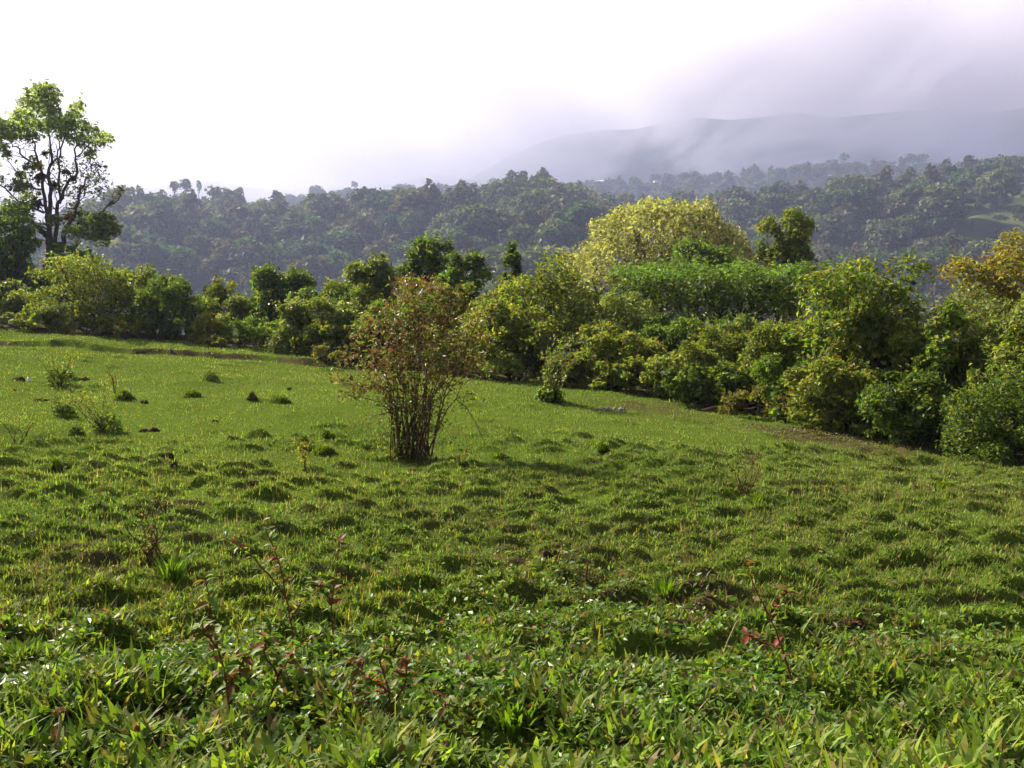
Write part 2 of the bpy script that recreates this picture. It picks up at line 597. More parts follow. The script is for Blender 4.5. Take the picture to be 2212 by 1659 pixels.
GREEN = (0.105, 0.175, 0.024)
OLIVE = (0.205, 0.220, 0.032)
YEL = (0.28, 0.265, 0.045)
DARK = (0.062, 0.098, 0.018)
PALE = (0.23, 0.25, 0.10)
RED = (0.21, 0.055, 0.03)
ORANGE = (0.26, 0.13, 0.025)
BROWN = (0.12, 0.07, 0.03)
LIME = (0.13, 0.21, 0.02)
PAL = {
    'olive': [(OLIVE, 5), (GREEN, 3), (YEL, 1.5), (BROWN, .5)],
    'green': [(GREEN, 5), (OLIVE, 2), (DARK, 2), (LIME, .6)],
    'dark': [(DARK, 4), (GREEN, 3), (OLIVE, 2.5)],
    'lime': [(LIME, 5), (GREEN, 2), (YEL, 1)],
    'pale': [(PALE, 3), (OLIVE, 4), (GREEN, 2)],
    'yellow': [((0.37, 0.345, 0.13), 5), ((0.30, 0.30, 0.10), 3), ((0.19, 0.21, 0.06), 2)],
    'orange': [((0.25, 0.155, 0.04), 3.5), (OLIVE, 3), (YEL, 3)],
    'mixed': [(OLIVE, 5), (GREEN, 2.5), (YEL, 1.6), (BROWN, .5), (RED, .1)],
    'rusty': [(OLIVE, 5), (BROWN, 2), (RED, .8), (YEL, 1)],
    'hedge': [(OLIVE, 4), (GREEN, 4), (DARK, 1), (YEL, .6)],
    'gold': [(YEL, 4), (ORANGE, .8), (OLIVE, 4)],
}

# ------------------------------------------------------------------ the ground sheet
def polar_grid():
    fine = np.linspace(R(-48), R(48), 350)
    rest = np.linspace(R(48), R(360 - 48), 56)[1:-1]
    az = np.concatenate([fine, rest])
    rr = np.concatenate([np.array([0.25, 0.7]), np.unique(np.concatenate([np.geomspace(1.2, 4.5, 100), np.geomspace(4.5, 20, 360), np.geomspace(20, 75, 130), np.arange(31.0, 41.0, 0.14)])), np.geomspace(75, 1950, 34)[1:]])
    A, RR = np.meshgrid(az, rr)
    return np.sin(A) * RR, np.cos(A) * RR, len(az), len(rr)


X, Y, na, nr = polar_grid()
Z = ground_z(X, Y)
V = np.stack([X, Y, Z], -1).reshape(-1, 3)
i = np.arange(nr - 1)[:, None] * na
j = np.arange(na)[None]
quads = np.stack([i + j, i + na + j, i + na + (j + 1) % na, i + (j + 1) % na], -1).reshape(-1, 4)
quads = quads[:, ::-1]
V = np.concatenate([V, [[0, 0, gz(0, 0)]]])
cap = np.stack([np.full(na, len(V) - 1), (np.arange(na) + 1) % na, np.arange(na)], -1)
xs, ys = V[:, 0], V[:, 1]
so = np.where((xs > GX0) & (xs < GX1) & (ys > GY0) & (ys < GY1), sample(soil, xs, ys), 0)
bd = ys - bank_line(xs, ys)
so = np.maximum(so, np.exp(-((bd - 0.06) / 0.13) ** 2) * 0.95 * (xs / np.maximum(ys, 1) * F + 512 < 325) * (ys > 20) * sstep(-.12, .1, fbm(xs * 1.3, ys * 0, 88)))
past = np.where(ys > 0, sstep(0.3, 2.0, ys - edge_y(xs, ys)), 0) * 0.85
so = np.maximum(so, past)
tag(link('ground', mesh_from('ground', V, [quads, cap], None, M_GROUND, True, {'soil': so})), kind='structure')

# ------------------------------------------------------------------ hills and mountains
M_HILL = leaf_mat('hill_ground', 0.9, 0.0, 0.0)


FARK = FARK_ = 2.3      # the far hills are laid out at 1/FARK and built at full size


class Hill:
    def __init__(self, name, crest, d_crest, d_base, z_base, tree_h, rough, seed, back=1.5, cells=(150, 70), power=1.0, floor=(0.034, 0.048, 0.024), far=None):
        FARK = far or FARK_
        d_crest, d_base, z_base, tree_h, rough = (q * FARK for q in (d_crest, d_base, z_base, tree_h, rough))
        self.c = np.array([(at(sx, sy, d_crest)[0], at(sx, sy, d_crest)[2]) for sx, sy in crest])
        self.dc, self.db, self.zb, self.th, self.ro, self.seed, self.pw = d_crest, d_base, z_base, tree_h, rough, seed, power
        self.floor = floor
        x = np.linspace(self.c[0, 0], self.c[-1, 0], cells[0])
        v = np.linspace(0, back, cells[1])
        XX, VV = np.meshgrid(x, v)
        P = self.point(XX, VV)
        self.verts = P.reshape(-1, 3)
        i = np.arange(cells[1] - 1)[:, None] * cells[0]
        j = np.arange(cells[0] - 1)[None]
        self.faces = np.stack([i + j, i + j + 1, i + cells[0] + j + 1, i + cells[0] + j], -1).reshape(-1, 4)
        self.name = name

    def point(self, x, v):
        zc_ = np.interp(x, self.c[:, 0], self.c[:, 1]) - self.th
        y = self.db + (self.dc - self.db) * v
        w = np.where(v < 1, np.sin(np.clip(v, 0, 1) * np.pi / 2) ** self.pw, 1 - (v - 1) ** 2 * 0.9)
        z = self.zb + (zc_ - self.zb) * w
        amp = self.ro * np.clip(np.where(v < 1, 1 - np.abs(v - 0.45) * 1.75, .05), 0.04, 1)
        z = z + fbm(x / (self.dc * 0.12), y / (self.dc * 0.12), self.seed, 4) * amp
        return np.stack([x, y, z], -1)

    def build(self, colour):
        tag(link(self.name, mesh_from(self.name, self.verts, self.faces, colour(self.verts), M_HILL, True)), kind='structure')


def in_ell(sx, sy, cx_, cy_, rx, ry, rot=0.0):
    c, s = math.cos(rot), math.sin(rot)
    dx, dy = sx - cx_, sy - cy_
    u, w = (dx * c + dy * s) / rx, (-dx * s + dy * c) / ry
    return u * u + w * w < 1


def clearing(sx, sy):
    """0 wood, 1 green field, 2 bare red earth, 3 rough hill pasture"""
    k = np.zeros(np.shape(sx), int)
    k[in_ell(sx, sy, 835, 436, 85, 9)] = 1
    k[in_ell(sx, sy, 1052, 490, 34, 20)] = 2
    k[in_ell(sx + fbm(np.asarray(sx) * .03, np.asarray(sy) * .05, 7) * 90, sy + fbm(np.asarray(sx) * .03, np.asarray(sy) * .05, 17) * 60, 2190, 462, 210, 74, -0.62)] = 3
    return k


def hill_colour(h):
    def f(v):
        n = fbm(v[:, 0] / 30, v[:, 1] / 30, 61)[:, None]
        c = np.array(h.floor) * (1 + n * 1.2)
        sx, sy = project(v[:, 0], v[:, 1], v[:, 2])
        k = clearing(sx, sy)
        c = np.where((k == 1)[:, None], np.array((0.15, 0.22, 0.06)) * (1 + n), c)
        c = np.where((k == 2)[:, None], np.array((0.13, 0.085, 0.06)) * (1 + n), c)
        c = np.where((k == 3)[:, None], np.array((0.055, 0.07, 0.028)) * (1 + n * 2.4), c)
        return c
    return f


H1 = Hill('wooded_hill', [(-900, 430), (-300, 450), (0, 474), (200, 470), (300, 456), (380, 428), (450, 422), (520, 434), (620, 444), (700, 440), (830, 445),
                          (930, 440), (1020, 426), (1100, 400), (1180, 395), (1240, 408), (1340, 450), (1480, 520), (1700, 620), (2000, 700)],
          300, 130, -26, 9.5, 24, 3, cells=(260, 110))
H2 = Hill('steep_wooded_hill', [(900, 640), (1100, 560), (1250, 470), (1350, 432), (1450, 426), (1600, 424), (1740, 414), (1880, 400), (1990, 392), (2080, 366), (2150, 348),
                                (2230, 330), (2500, 270), (3000, 250)],
          330, 140, -28, 9.0, 24, 9, cells=(240, 110))
H3 = Hill('far_wooded_ridge', [(-1200, 470), (200, 470), (600, 450), (700, 420), (760, 408), (900, 404), (1060, 400), (1200, 398), (1320, 392), (1440, 382), (1560, 374),
                               (1680, 362), (1800, 356), (1900, 356), (2000, 358), (2100, 366), (2300, 360), (3200, 380)],
          640, 380, -20, 8.0, 10, 14, cells=(200, 60))
for h in (H1, H2, H3):
    h.build(hill_colour(h))


def mountain(name, crest, d, d0, seed, rough):
    h = Hill(name, crest, d, d0, -10, 0, rough, seed, back=1.35, cells=(220, 60), floor=(0.045, 0.06, 0.04), far=1.0)
    h.build(lambda v: np.array(h.floor) * (1 + 1.2 * fbm(v[:, 0] / 140, v[:, 1] / 140, seed)[:, None]))


mountain('misty_mountain', [(760, 500), (900, 430), (1020, 385), (1080, 352), (1150, 318), (1220, 294), (1300, 282), (1370, 280), (1430, 266), (1500, 255), (1570, 262), (1640, 256), (1720, 244),
                            (1780, 258), (1850, 252), (1930, 245), (2010, 240), (2100, 248), (2212, 236), (2600, 230), (3000, 260)], 2650, 2170, 71, 60)
mountain('distant_mountain', [(-1500, 420), (-200, 420), (120, 408), (260, 402), (330, 408), (400, 396), (470, 392), (540, 406), (620, 412), (700, 404), (820, 398), (950, 380), (1100, 360), (1400, 380)],
         3150, 2750, 75, 30)

# ------------------------------------------------------------------ trees of the far woods
FPAL = [
    [((0.060, 0.105, 0.040), 3), ((0.09, 0.135, 0.05), 2)],
    [((0.040, 0.075, 0.034), 3), ((0.06, 0.095, 0.04), 2)],
    [((0.105, 0.125, 0.045), 3), ((0.08, 0.10, 0.04), 2)],
    [((0.115, 0.100, 0.055), 3), ((0.08, 0.08, 0.045), 2)],
    [((0.080, 0.140, 0.050), 3), ((0.07, 0.11, 0.04), 2)],
    [((0.150, 0.160, 0.080), 3), ((0.10, 0.125, 0.06), 2)],
    [((0.050, 0.085, 0.040), 3), ((0.09, 0.105, 0.045), 1)],
]


def far_tree_meshes(k, slim=1.0, n=620, leaf=0.85, tall=1.0, clear=0.0):
    g = np.random.default_rng(100 + k)
    lumps = []
    for _ in range(11):
        a, rr = g.uniform(0, 6.28), 2.3 * math.sqrt(g.random()) * slim
        r = g.uniform(1.1, 1.9)
        z = (1 - (rr / (2.6 * slim)) ** 2) * 2.6 * tall + 2.2 + clear + g.uniform(-.6, .4)
        lumps.append((math.cos(a) * rr, math.sin(a) * rr, z, r * max(slim, .6), r * max(slim, .6), r * 0.8))
    cm = crown_mesh('crown', lumps, n, leaf, FPAL[k % 7], M_FAR, g, up=0.5, aspect=0.75, inner=0.15)
    p = Parts()
    p.tube(wiggle((0, 0, -1.5), (0, 0, 3.2 + clear), 5, 0.1, g), [.3, .26, .22, .18, .12], 5)
    for _ in range(4):
        l = lumps[g.integers(len(lumps))]
        p.tube(wiggle((0, 0, 1.6 + clear * .8), l[:3], 4, 0.1, g), [.13, .1, .07, .04], 4)
    tm = p.mesh('trunk', M_BARK)
    return cm, tm


FAR = [far_tree_meshes(k) for k in range(7)] + [far_tree_meshes(30, 1.45, 800, .85, .8), far_tree_meshes(31, .62, 520, .75, 1.6), far_tree_meshes(33, 1.2, 760, .95, 1.3)]
SLIM = [far_tree_meshes(10 + k, 0.42, 420, 0.7, 2.3) for k in range(2)]
TALL = [far_tree_meshes(20 + k, 0.8, 480, 0.75, 1.3, 0.0) for k in range(3)]
lib = bpy.data.collections.new('far_tree_kinds')
for k, (cm, tm) in enumerate(FAR):
    lib.objects.link(bpy.data.objects.new('kind_%d' % k, cm))


def scatter_nodes():
    ng = bpy.data.node_groups.new('scatter_trees', 'GeometryNodeTree')
    ng.interface.new_socket('Geometry', in_out='INPUT', socket_type='NodeSocketGeometry')
    ng.interface.new_socket('Geometry', in_out='OUTPUT', socket_type='NodeSocketGeometry')
    a, b = ng.nodes.new('NodeGroupInput'), ng.nodes.new('NodeGroupOutput')
    inst = ng.nodes.new('GeometryNodeInstanceOnPoints')
    ci = ng.nodes.new('GeometryNodeCollectionInfo')
    ci.inputs['Collection'].default_value = lib
    ci.inputs['Separate Children'].default_value = True
    ci.inputs['Reset Children'].default_value = True
    inst.inputs['Pick Instance'].default_value = True

    def named(n, typ='FLOAT'):
        q = ng.nodes.new('GeometryNodeInputNamedAttribute')
        q.data_type = typ
        q.inputs['Name'].default_value = n
        return q.outputs['Attribute']
    rot = ng.nodes.new('ShaderNodeCombineXYZ')
    ng.links.new(named('turn'), rot.inputs[2])
    e2r = ng.nodes.new('FunctionNodeEulerToRotation')
    ng.links.new(rot.outputs[0], e2r.inputs[0])
    ng.links.new(a.outputs[0], inst.inputs['Points'])
    ng.links.new(ci.outputs[0], inst.inputs['Instance'])
    ng.links.new(named('pick', 'INT'), inst.inputs['Instance Index'])
    ng.links.new(e2r.outputs[0], inst.inputs['Rotation'])
    ng.links.new(named('size'), inst.inputs['Scale'])
    ng.links.new(inst.outputs[0], b.inputs[0])
    return ng


NG = scatter_nodes()


def wood(hill, n, size, seed, vmin, vmax, x_lim):
    g = np.random.default_rng(seed)
    x = g.uniform(x_lim[0], x_lim[1], n)
    v = g.uniform(vmin, vmax, n)
    p = hill.point(x, v)
    sx, sy = project(p[:, 0], p[:, 1], p[:, 2] + 2)
    k = clearing(sx, sy)
    keep = (k == 0)
    keep |= (k == 3) & (g.random(n) < 0.5)
    small = np.where((k == 3) & (g.random(n) < .93), .26, 1.0)
    p, sx, sy, small = p[keep], sx[keep], sy[keep], small[keep]
    return p, sx, sy, small * size * FARK * (0.5 + 1.0 * g.random(len(p)) ** 1.6), g.uniform(0, 6.28, len(p)), g.integers(0, 10, len(p))


def stuff_wood(name, label, p, s, t, k):
    me = bpy.data.meshes.new(name)
    me.vertices.add(len(p))
    me.vertices.foreach_set('co', np.ascontiguousarray(p, np.float32).ravel())
    for nm, arr, typ in (('size', s, 'FLOAT'), ('turn', t, 'FLOAT'), ('pick', k, 'INT')):
        a = me.attributes.new(nm, typ, 'POINT')
        a.data.foreach_set('value', np.ascontiguousarray(arr, np.float32 if typ == 'FLOAT' else np.int32))
    o = tag(link(name, me), label, 'wood', None, 'stuff')
    md = o.modifiers.new('trees', 'NODES')
    md.node_group = NG
    return o


def tree_at(name, p, s, turn, meshes, label, group, cat='tree'):
    o = thing(name, p, label, cat, group)
    o.scale = (s, s, s)
    o.rotation_euler = (0, 0, turn)
    link('crown', meshes[0], o)
    link('trunk', meshes[1], o)
    return o


def hide_line(sx):
    """survey row below which near shrubs hide the hills"""
    return np.interp(sx, [0, 250, 430, 560, 700, 760, 860, 980, 1040, 1200, 1300, 1640, 1740, 1990, 2060, 2212], [560, 600, 610, 600, 640, 590, 540, 560, 570, 560, 470, 520, 560, 640, 640, 560])


WOODS = [(H1, 2200, 1.2, 201, 0.05, 1.12, 'the long wooded hill', 'trees of the wooded hill', 150),
         (H2, 2500, 1.15, 202, 0.05, 1.12, 'the steep hill with the grassy slope', 'trees of the steep hill', 130)]
for hill, n, size, seed, v0, v1, where, grp, many in WOODS:
    xl = (hill.c[0, 0] * 0.62 if hill.c[0, 0] < -230 else hill.c[0, 0], min(hill.c[-1, 0], 260 * FARK))
    p, sx, sy, s, t, k = wood(hill, n, size, seed, v0, v1, xl)
    vis = (sx > 20) & (sx < 2200) & (sy < hide_line(sx)) & (p[:, 1] < hill.dc)
    if hill is H1:
        vis &= (sx > 250) & (sx < 1320)
    cand = np.where(vis)[0]
    rank = s[cand] / p[cand, 1]
    big = cand[np.argsort(-rank)][:many]
    isbig = np.zeros(len(p), bool)
    isbig[big] = True
    for q in big:
        tree_at('hillside_tree', p[q], float(s[q]), float(t[q]), FAR[k[q]], 'round crowned hazy tree in the unbroken wood of ' + where, grp)
    stuff_wood('hillside_wood', 'unbroken hazy wood covering ' + where, p[~isbig], s[~isbig], t[~isbig], k[~isbig])
p, sx, sy, s, t, k = wood(H3, 1900, 1.0, 203, 0.25, 1.1, (-260 * FARK, 420 * FARK))
stuff_wood('ridge_wood', 'pale hazy wood along the far ridge below the mountain', p, s, t, k)

# single trees that stand out on the skylines: survey x, top, bottom, depth, kind, label
SKY = [(378, 392, 428, 300, SLIM[0], 'slim pale tree beside the tall dark one on the hilltop skyline'),
       (401, 387, 428, 300, TALL[0], 'tall dark tree with a high crown, middle of three on the hilltop'),
       (430, 390, 425, 299, SLIM[1], 'oval dense tree standing on the hilltop, third of the close three'),
       (518, 405, 440, 298, TALL[1], 'dark round tree on a bare trunk right of the hilltop trees'),
       (487, 414, 436, 299, FAR[1], 'low round dark tree on the hilltop beside the bare trunked one'),
       (300, 430, 452, 299, TALL[2], 'small flat crowned tree on the skyline just right of the tall leafy tree'),
       (332, 425, 450, 299, TALL[0], 'flat crowned tree on the skyline between the tall leafy tree and the hilltop'),
       (600, 416, 444, 298, FAR[3], 'broad domed tree on the skyline between hilltop and green field'),
       (700, 418, 444, 298, FAR[0], 'broad dark tree on the skyline at the start of the green field'),
       (765, 392, 416, 640, TALL[1], 'lone small tree on the pale far ridge left of its wood'),
       (785, 424, 442, 300, SLIM[0], 'narrow small tree at the edge of the green field on the hill'),
       (965, 412, 440, 298, FAR[4], 'dark bushy tree right of the green field on the skyline'),
       (1000, 408, 440, 298, SLIM[1], 'upright dark tree right of the bushy one past the green field'),
       (1055, 402, 440, 298, SLIM[0], 'narrow upright tree just below the highest knoll'),
       (1105, 368, 410, 300, TALL[2], 'high open crowned tree on top of the knoll, the left of two'),
       (1128, 370, 410, 300, TALL[0], 'high open crowned tree on top of the knoll, the right of two'),
       (1160, 380, 410, 300, FAR[1], 'broad dark tree crowning the knoll right of the two open crowns'),
       (1228, 396, 425, 298, FAR[6], 'dark dense tree on the shoulder of the knoll above the yellow tree'),
       (1822, 330, 362, 640, TALL[1], 'tallest dark tree on the far ridge below the mountain'),
       (1965, 332, 362, 640, FAR[1], 'dark clump-like tree on the far ridge, left of a pair'),
       (1990, 333, 362, 640, FAR[6], 'dark clump-like tree on the far ridge, right of a pair'),
       (1985, 376, 402, 330, FAR[4], 'wide round tree on the steep hill skyline above the houses'),
       (2092, 336, 374, 328, TALL[0], 'tall hazy tree rising above the steep hill skyline at its dip'),
       (2130, 345, 370, 328, SLIM[1], 'pointed tree on the rising skyline of the steep hill'),
       (2195, 335, 362, 328, FAR[2], 'bushy tree on the highest skyline at the picture edge')]
for sx_, top, bot, d, kind, label in SKY:
    a, b = at(sx_, top - 2, d * FARK), at(sx_, bot, d * FARK)
    hgt = max(v.co.z for v in kind[0].vertices)
    hgt = hgt if hgt > 0 else 6
    s = (a[2] - b[2]) / hgt
    tree_at('skyline_tree', b, float(s), sx_ * 0.7, kind, label, 'trees standing out on the skyline')


# ------------------------------------------------------------------ far houses
def box(cx_, cy_, cz_, sx_, sy_, sz_):
    v = np.array([(x, y, z) for x in (-.5, .5) for y in (-.5, .5) for z in (-.5, .5)]) * (sx_, sy_, sz_) + (cx_, cy_, cz_)
    f = np.array([(0, 1, 3, 2), (4, 6, 7, 5), (0, 4, 5, 1), (2, 3, 7, 6), (0, 2, 6, 4), (1, 5, 7, 3)])
    return v, f


def on_hill(sx_, sy_, hill):
    x_ = np.linspace(-300, 420, 721) * FARK
    v_ = np.linspace(0.02, 1.0, 400)
    XX, VV = np.meshgrid(x_, v_)
    P_ = hill.point(XX, VV).reshape(-1, 3)
    a_, b_ = project(P_[:, 0], P_[:, 1], P_[:, 2])
    q = np.argmin((a_ - sx_) ** 2 + (b_ - sy_) ** 2)
    return P_[q]


def house(sx_, sy_, hill, w, h, dep, roof_mat, label, turn=0.0, lift=0.0):
    o = thing('house', on_hill(sx_, sy_, hill) + np.array((0, 0, lift)), label, 'house', 'houses scattered on the far hills')
    o.rotation_euler = (0, 0, turn)
    v, f = box(0, 0, h / 2 - 1, w, dep, h + 2)
    link('wall', mesh_from('wall', v, f, None, M_WALL), o)
    e = 0.5
    rv = np.array([(-w / 2 - e, -dep / 2 - e, h), (w / 2 + e, -dep / 2 - e, h), (w / 2 + e, dep / 2 + e, h), (-w / 2 - e, dep / 2 + e, h), (-w / 2 - e, 0, h + dep * .22), (w / 2 + e, 0, h + dep * .22)])
    link('roof', mesh_from('roof', rv, [np.array([(0, 1, 5, 4), (2, 3, 4, 5), (3, 2, 1, 0)]), np.array([(0, 4, 3), (1, 2, 5)])], None, roof_mat), o)
    v, f = box(w * .1, -dep / 2, h * .38, w * .12, .12, h * .72)
    link('door', mesh_from('door', v, f, None, M_DARK), o)
    for q in (-.3, .36):
        v, f = box(w * q, -dep / 2, h * .55, w * .16, .12, h * .3)
        link('window', mesh_from('window', v, f, None, M_DARK), o)


house(1800, 416, H2, 5, 2.4, 4, M_TIN, 'white tin roofed house on the steep hill crest, the brighter one', 0, 7)
house(1829, 418, H2, 4.6, 3.0, 4, M_TIN, 'low white house right beside the brighter one on the crest', .3, 7)
house(1891, 410, H2, 2.2, 1.8, 2.2, M_TIN, 'tiny pale hut on the crest right of the two white houses', 0, 7)
house(2011, 398, H2, 15.0, 3, 5, M_TIN, 'long low shed with a pale roof near the crest of the steep hill', 0, 6)
house(2065, 515, H2, 1.9, 1.7, 1.9, M_TIN, 'small white hut low on the steep hillside under the grassy slope')
house(1934, 362, H3, 6, 3.6, 6, M_TIN, 'white house on the far ridge right of its tallest tree', 0, 9)
house(1417, 393, H3, 9, 3.4, 6, M_ROOF, 'long house with a red roof on the far ridge', .2, 6)
house(1297, 393, H3, 9, 6, 7, M_TIN, 'small white house on the far ridge above the yellow tree', -.2, 9)
house(886, 446, H1, 5, 4, 4, M_TIN, 'small white hut at the end of the green field on the hill', 0, 1.5)
house(690, 468, H1, 7, 2.6, 5, M_TIN, 'low pale shed half hidden in the wood under the hilltop', 0, 5)

# ------------------------------------------------------------------ shrubs and trees of the pasture edge
def bush(name, label, x0, x1, top, bot, depth, pal, leaf=0.13, cover=3.2, mat=None, cat='bush', lumps=22, seed=None, up=0.45, droop=0.0, flat=False,
         aspect=0.5, stems=4, thick=0.75, ratio=1.0, dome=False, tint=.25, cap=12500, group='shrubs and trees along the pasture edge'):
    g = np.random.default_rng(seed if seed is not None else int(x0 * 7 + top * 3 + depth))
    if depth < 45 and cat != 'tree':
        grow_ = (x1 - x0) * .07
        x0, x1 = x0 - grow_, x1 + grow_
    L_, R_ = at(x0, (top + bot) / 2, depth), at(x1, (top + bot) / 2, depth)
    cxw, wid = (L_[0] + R_[0]) / 2, (R_[0] - L_[0])
    zt, zb = at((x0 + x1) / 2, top, depth)[2], at((x0 + x1) / 2, bot, depth)[2]
    base = np.array((cxw, depth, gz(cxw, depth)))
    zt, zb = zt - base[2], max(zb - base[2], -0.1)
    if cat != 'tree':
        zb = -0.05
    elif depth < 30:
        zb = min(zb, .3)
    hw, hh, hd = wid / 2, (zt - zb) / 2, wid / 2 * thick
    zm = zb + hh
    ls = []
    for k in range(int(lumps * (1.0 if dome else 1.7))):
        if dome:
            gold = k * 2.39996
            zz = (k + .5) / lumps
            if zz > .97:
                zz *= .9
            rr_ = math.sqrt(max(1 - zz ** 1.6, 0.02))
            u = np.array((math.cos(gold) * rr_, math.sin(gold) * rr_, -1 + 1.9 * zz)) * g.uniform(.78, 1.0)
            r = g.uniform(0.15, 0.23) * ratio
        elif flat:
            u = g.uniform(-1, 1, 3)
            if g.random() < .6:
                u[2] = g.uniform(.75, .95)
            r = g.uniform(0.16, 0.26) * ratio
        elif cat == 'tree':
            u = unit(g.normal(size=3)) * g.uniform(0.35, 0.95)
            r = g.uniform(0.16, 0.34) * ratio
        else:
            ux = g.uniform(-1, 1)
            uy = g.uniform(-1, 1) * math.sqrt(1 - ux * ux * .8)
            if g.random() < .6:
                uy = -abs(uy)
            ztop = max(1 - abs(ux) ** 2.4 - .35 * uy * uy, 0) ** .5 * g.uniform(.75, 1.12)
            u = np.array((ux, uy, -1 + (ztop + 1) * g.random() ** .75))
            r = g.uniform(0.14, 0.32) * ratio
        rx = min(hw, max(hh, .4) * 1.3) * r
        ls.append((u[0] * hw, u[1] * hd, zm + u[2] * hh, rx * g.uniform(.75, 1.5), rx * g.uniform(.8, 1.3), max(rx * .8, hh * r * .7) * g.uniform(.65, 1.4)))
    ls = np.array(ls)
    # stretch the lumps so that the crown fills its measured outline
    for ax, lo, hi in ((0, -hw, hw), (2, zb, zt)):
        a, b = (ls[:, ax] - ls[:, ax + 3]).min(), (ls[:, ax] + ls[:, ax + 3]).max()
        sc = (hi - lo) / (b - a)
        ls[:, ax] = lo + (ls[:, ax] - a) * sc
        ls[:, ax + 3] *= max(sc, 0.6)
    leaf *= g.uniform(.72, 1.15) if cat != 'tree' else 1.0
    area = (ls[:, 3] * ls[:, 5]).sum() * 4 * math.pi * 0.55
    n = int(min(cap, 0.9 * cover * area / (0.5 * leaf * leaf * aspect)))
    o = thing(name, base, label, cat, group)
    link('crown' if cat == 'tree' else 'foliage', crown_mesh('foliage', ls, n, leaf, PAL[pal], mat or M_LEAF, g, up=up, droop=droop, aspect=aspect, tint=tint, shoots=0 if dome else int(min(230, 26 + area * 4.2))), o)
    if depth < 40:
        p = Parts()
        for k in range(14):
            l = ls[g.integers(len(ls))]
            d_ = unit(g.normal(size=3) + np.array((0, -.5, .5)))
            a = l[:3] + d_ * l[3:] * .3
            p.tube(wiggle(a, l[:3] + d_ * (l[3:] * 1.1 + g.uniform(.05, .35)), 5, .03, g), np.linspace(.012, .004, 5), 4)
        link('bare_twigs', p.mesh('bare_twigs', M_TWIG), o)['kind'] = 'stuff'
    for k in range(stems):
        l = ls[g.integers(len(ls))]
        p = Parts()
        r0 = 0.018 * zt + 0.012
        a = np.array((g.uniform(-.12, .12) * hw, g.uniform(-.1, .1) * hd, -0.12))
        pts = wiggle(a, (l[0], l[1], l[2]), 7, 0.03 * zt, g)
        p.tube(pts, np.linspace(r0, r0 * .3, 7))
        for b in range(3):
            l2 = ls[g.integers(len(ls))]
            st = pts[g.integers(2, 5)]
            e = st + (l2[:3] - st) * .75
            p.tube(wiggle(st, e, 5, 0.03 * zt, g), np.linspace(r0 * .5, r0 * .15, 5), 5)
        link('trunk' if cat == 'tree' else 'stem', p.mesh('stem', M_BARK), o)
    return o


B = bush
# far row, down the slope
B('umbrella_tree', 'broad yellow green dome shaped tree rising above the hedge', 1200, 1668, 427, 640, 62, 'yellow', leaf=.21, cover=2.1, cap=24000, cat='tree', lumps=150, seed=5, dome=True, stems=8, thick=.9, aspect=.62, tint=.3)
B('willow_like_tree', 'tall loose green tree just right of the yellow dome tree', 1634, 1762, 452, 700, 50, 'olive', .19, 1.8, cat='tree', lumps=30, ratio=.78, stems=5, droop=.4)
B('dark_green_tree', 'dark green tree crown in front of the yellow dome tree', 1440, 1610, 525, 650, 48, 'green', .2, 2.4, cat='tree', lumps=18)
B('blue_green_tree', 'bluish dark tree with two humps against the hill', 848, 988, 515, 680, 46, 'dark', .2, 2.4, cat='tree', lumps=24, ratio=.9)
B('round_dark_tree', 'round dark tree just right of the two humped tree', 940, 1062, 545, 690, 40, 'green', .18, 2.6, cat='tree', lumps=20)
B('lone_top_tree', 'small dark tree top poking above the big olive bush', 1085, 1135, 528, 640, 42, 'dark', .16, 2.6, cat='tree', lumps=9)
B('orange_tree', 'orange leaved tree at the right picture edge above the pale shrubs', 2030, 2330, 500, 760, 34, 'orange', .15, 2.0, cat='tree', lumps=40, ratio=.8, up=.7)
B('glossy_round_tree', 'glossy leaved round tree left of the two humped tree', 742, 868, 555, 720, 38, 'pale', .17, 2.6, M_GLOSS, 'tree', 22)
B('low_dark_tree', 'dark green rounded tree standing alone in front of the hill gap', 530, 674, 580, 740, 42, 'dark', .18, 2.6, cat='tree', lumps=24)
B('brownish_bush', 'low brownish dark bush left of the lone rounded tree', 428, 536, 602, 730, 41, 'mixed', .16, 2.2, lumps=16)
# left
B('shaggy_tree', 'dark shaggy vine hung tree beside the tall leafy tree', -120, 92, 440, 660, 47, 'green', .18, 1.7, cat='tree', lumps=26, droop=.8)
B('creeper_mass', 'green creeper clad thicket around the foot of the tall tree', 50, 235, 530, 660, 48, 'green', .2, 2.2, lumps=24, cat='bush')
B('pale_bush', 'pale creamy green bush at the left picture edge', -90, 75, 605, 725, 40, 'pale', .15, 2.4, lumps=18)
B('dull_bush', 'dark low bush with pinkish tips in front of the pale bush', -60, 150, 655, 735, 38.2, 'mixed', .14, 2.4, lumps=20)
B('olive_bush', 'big loose olive bush below the tall leafy tree', 85, 322, 548, 752, 39, 'olive', .15, 2.3, lumps=34, stems=7)
B('dense_dark_bush', 'dense dark rounded bush at the end of the left hedge', 296, 432, 596, 758, 37.6, 'dark', .14, 3.0, lumps=26)
B('yellow_tip_bush', 'olive bush with yellowish tips behind the dense dark bush', 240, 400, 585, 700, 40.5, 'olive', .15, 2.2, lumps=20)
B('golden_shrub', 'low golden shrub tucked between two dark bushes of the left hedge', 252, 330, 690, 752, 37.2, 'gold', .11, 2.4, lumps=10)
B('autumn_shrub', 'yellow brown shrub right of the dense dark bush', 420, 500, 672, 765, 37, 'gold', .13, 2.0, lumps=12)
B('lime_bush', 'bright yellow green bush below the lone rounded tree', 485, 622, 682, 772, 36.4, 'lime', .13, 2.4, lumps=16)
B('reddish_scrub', 'low reddish scrub at the foot of the left hedge', 425, 560, 722, 778, 36, 'rusty', .11, 2.0, lumps=12)
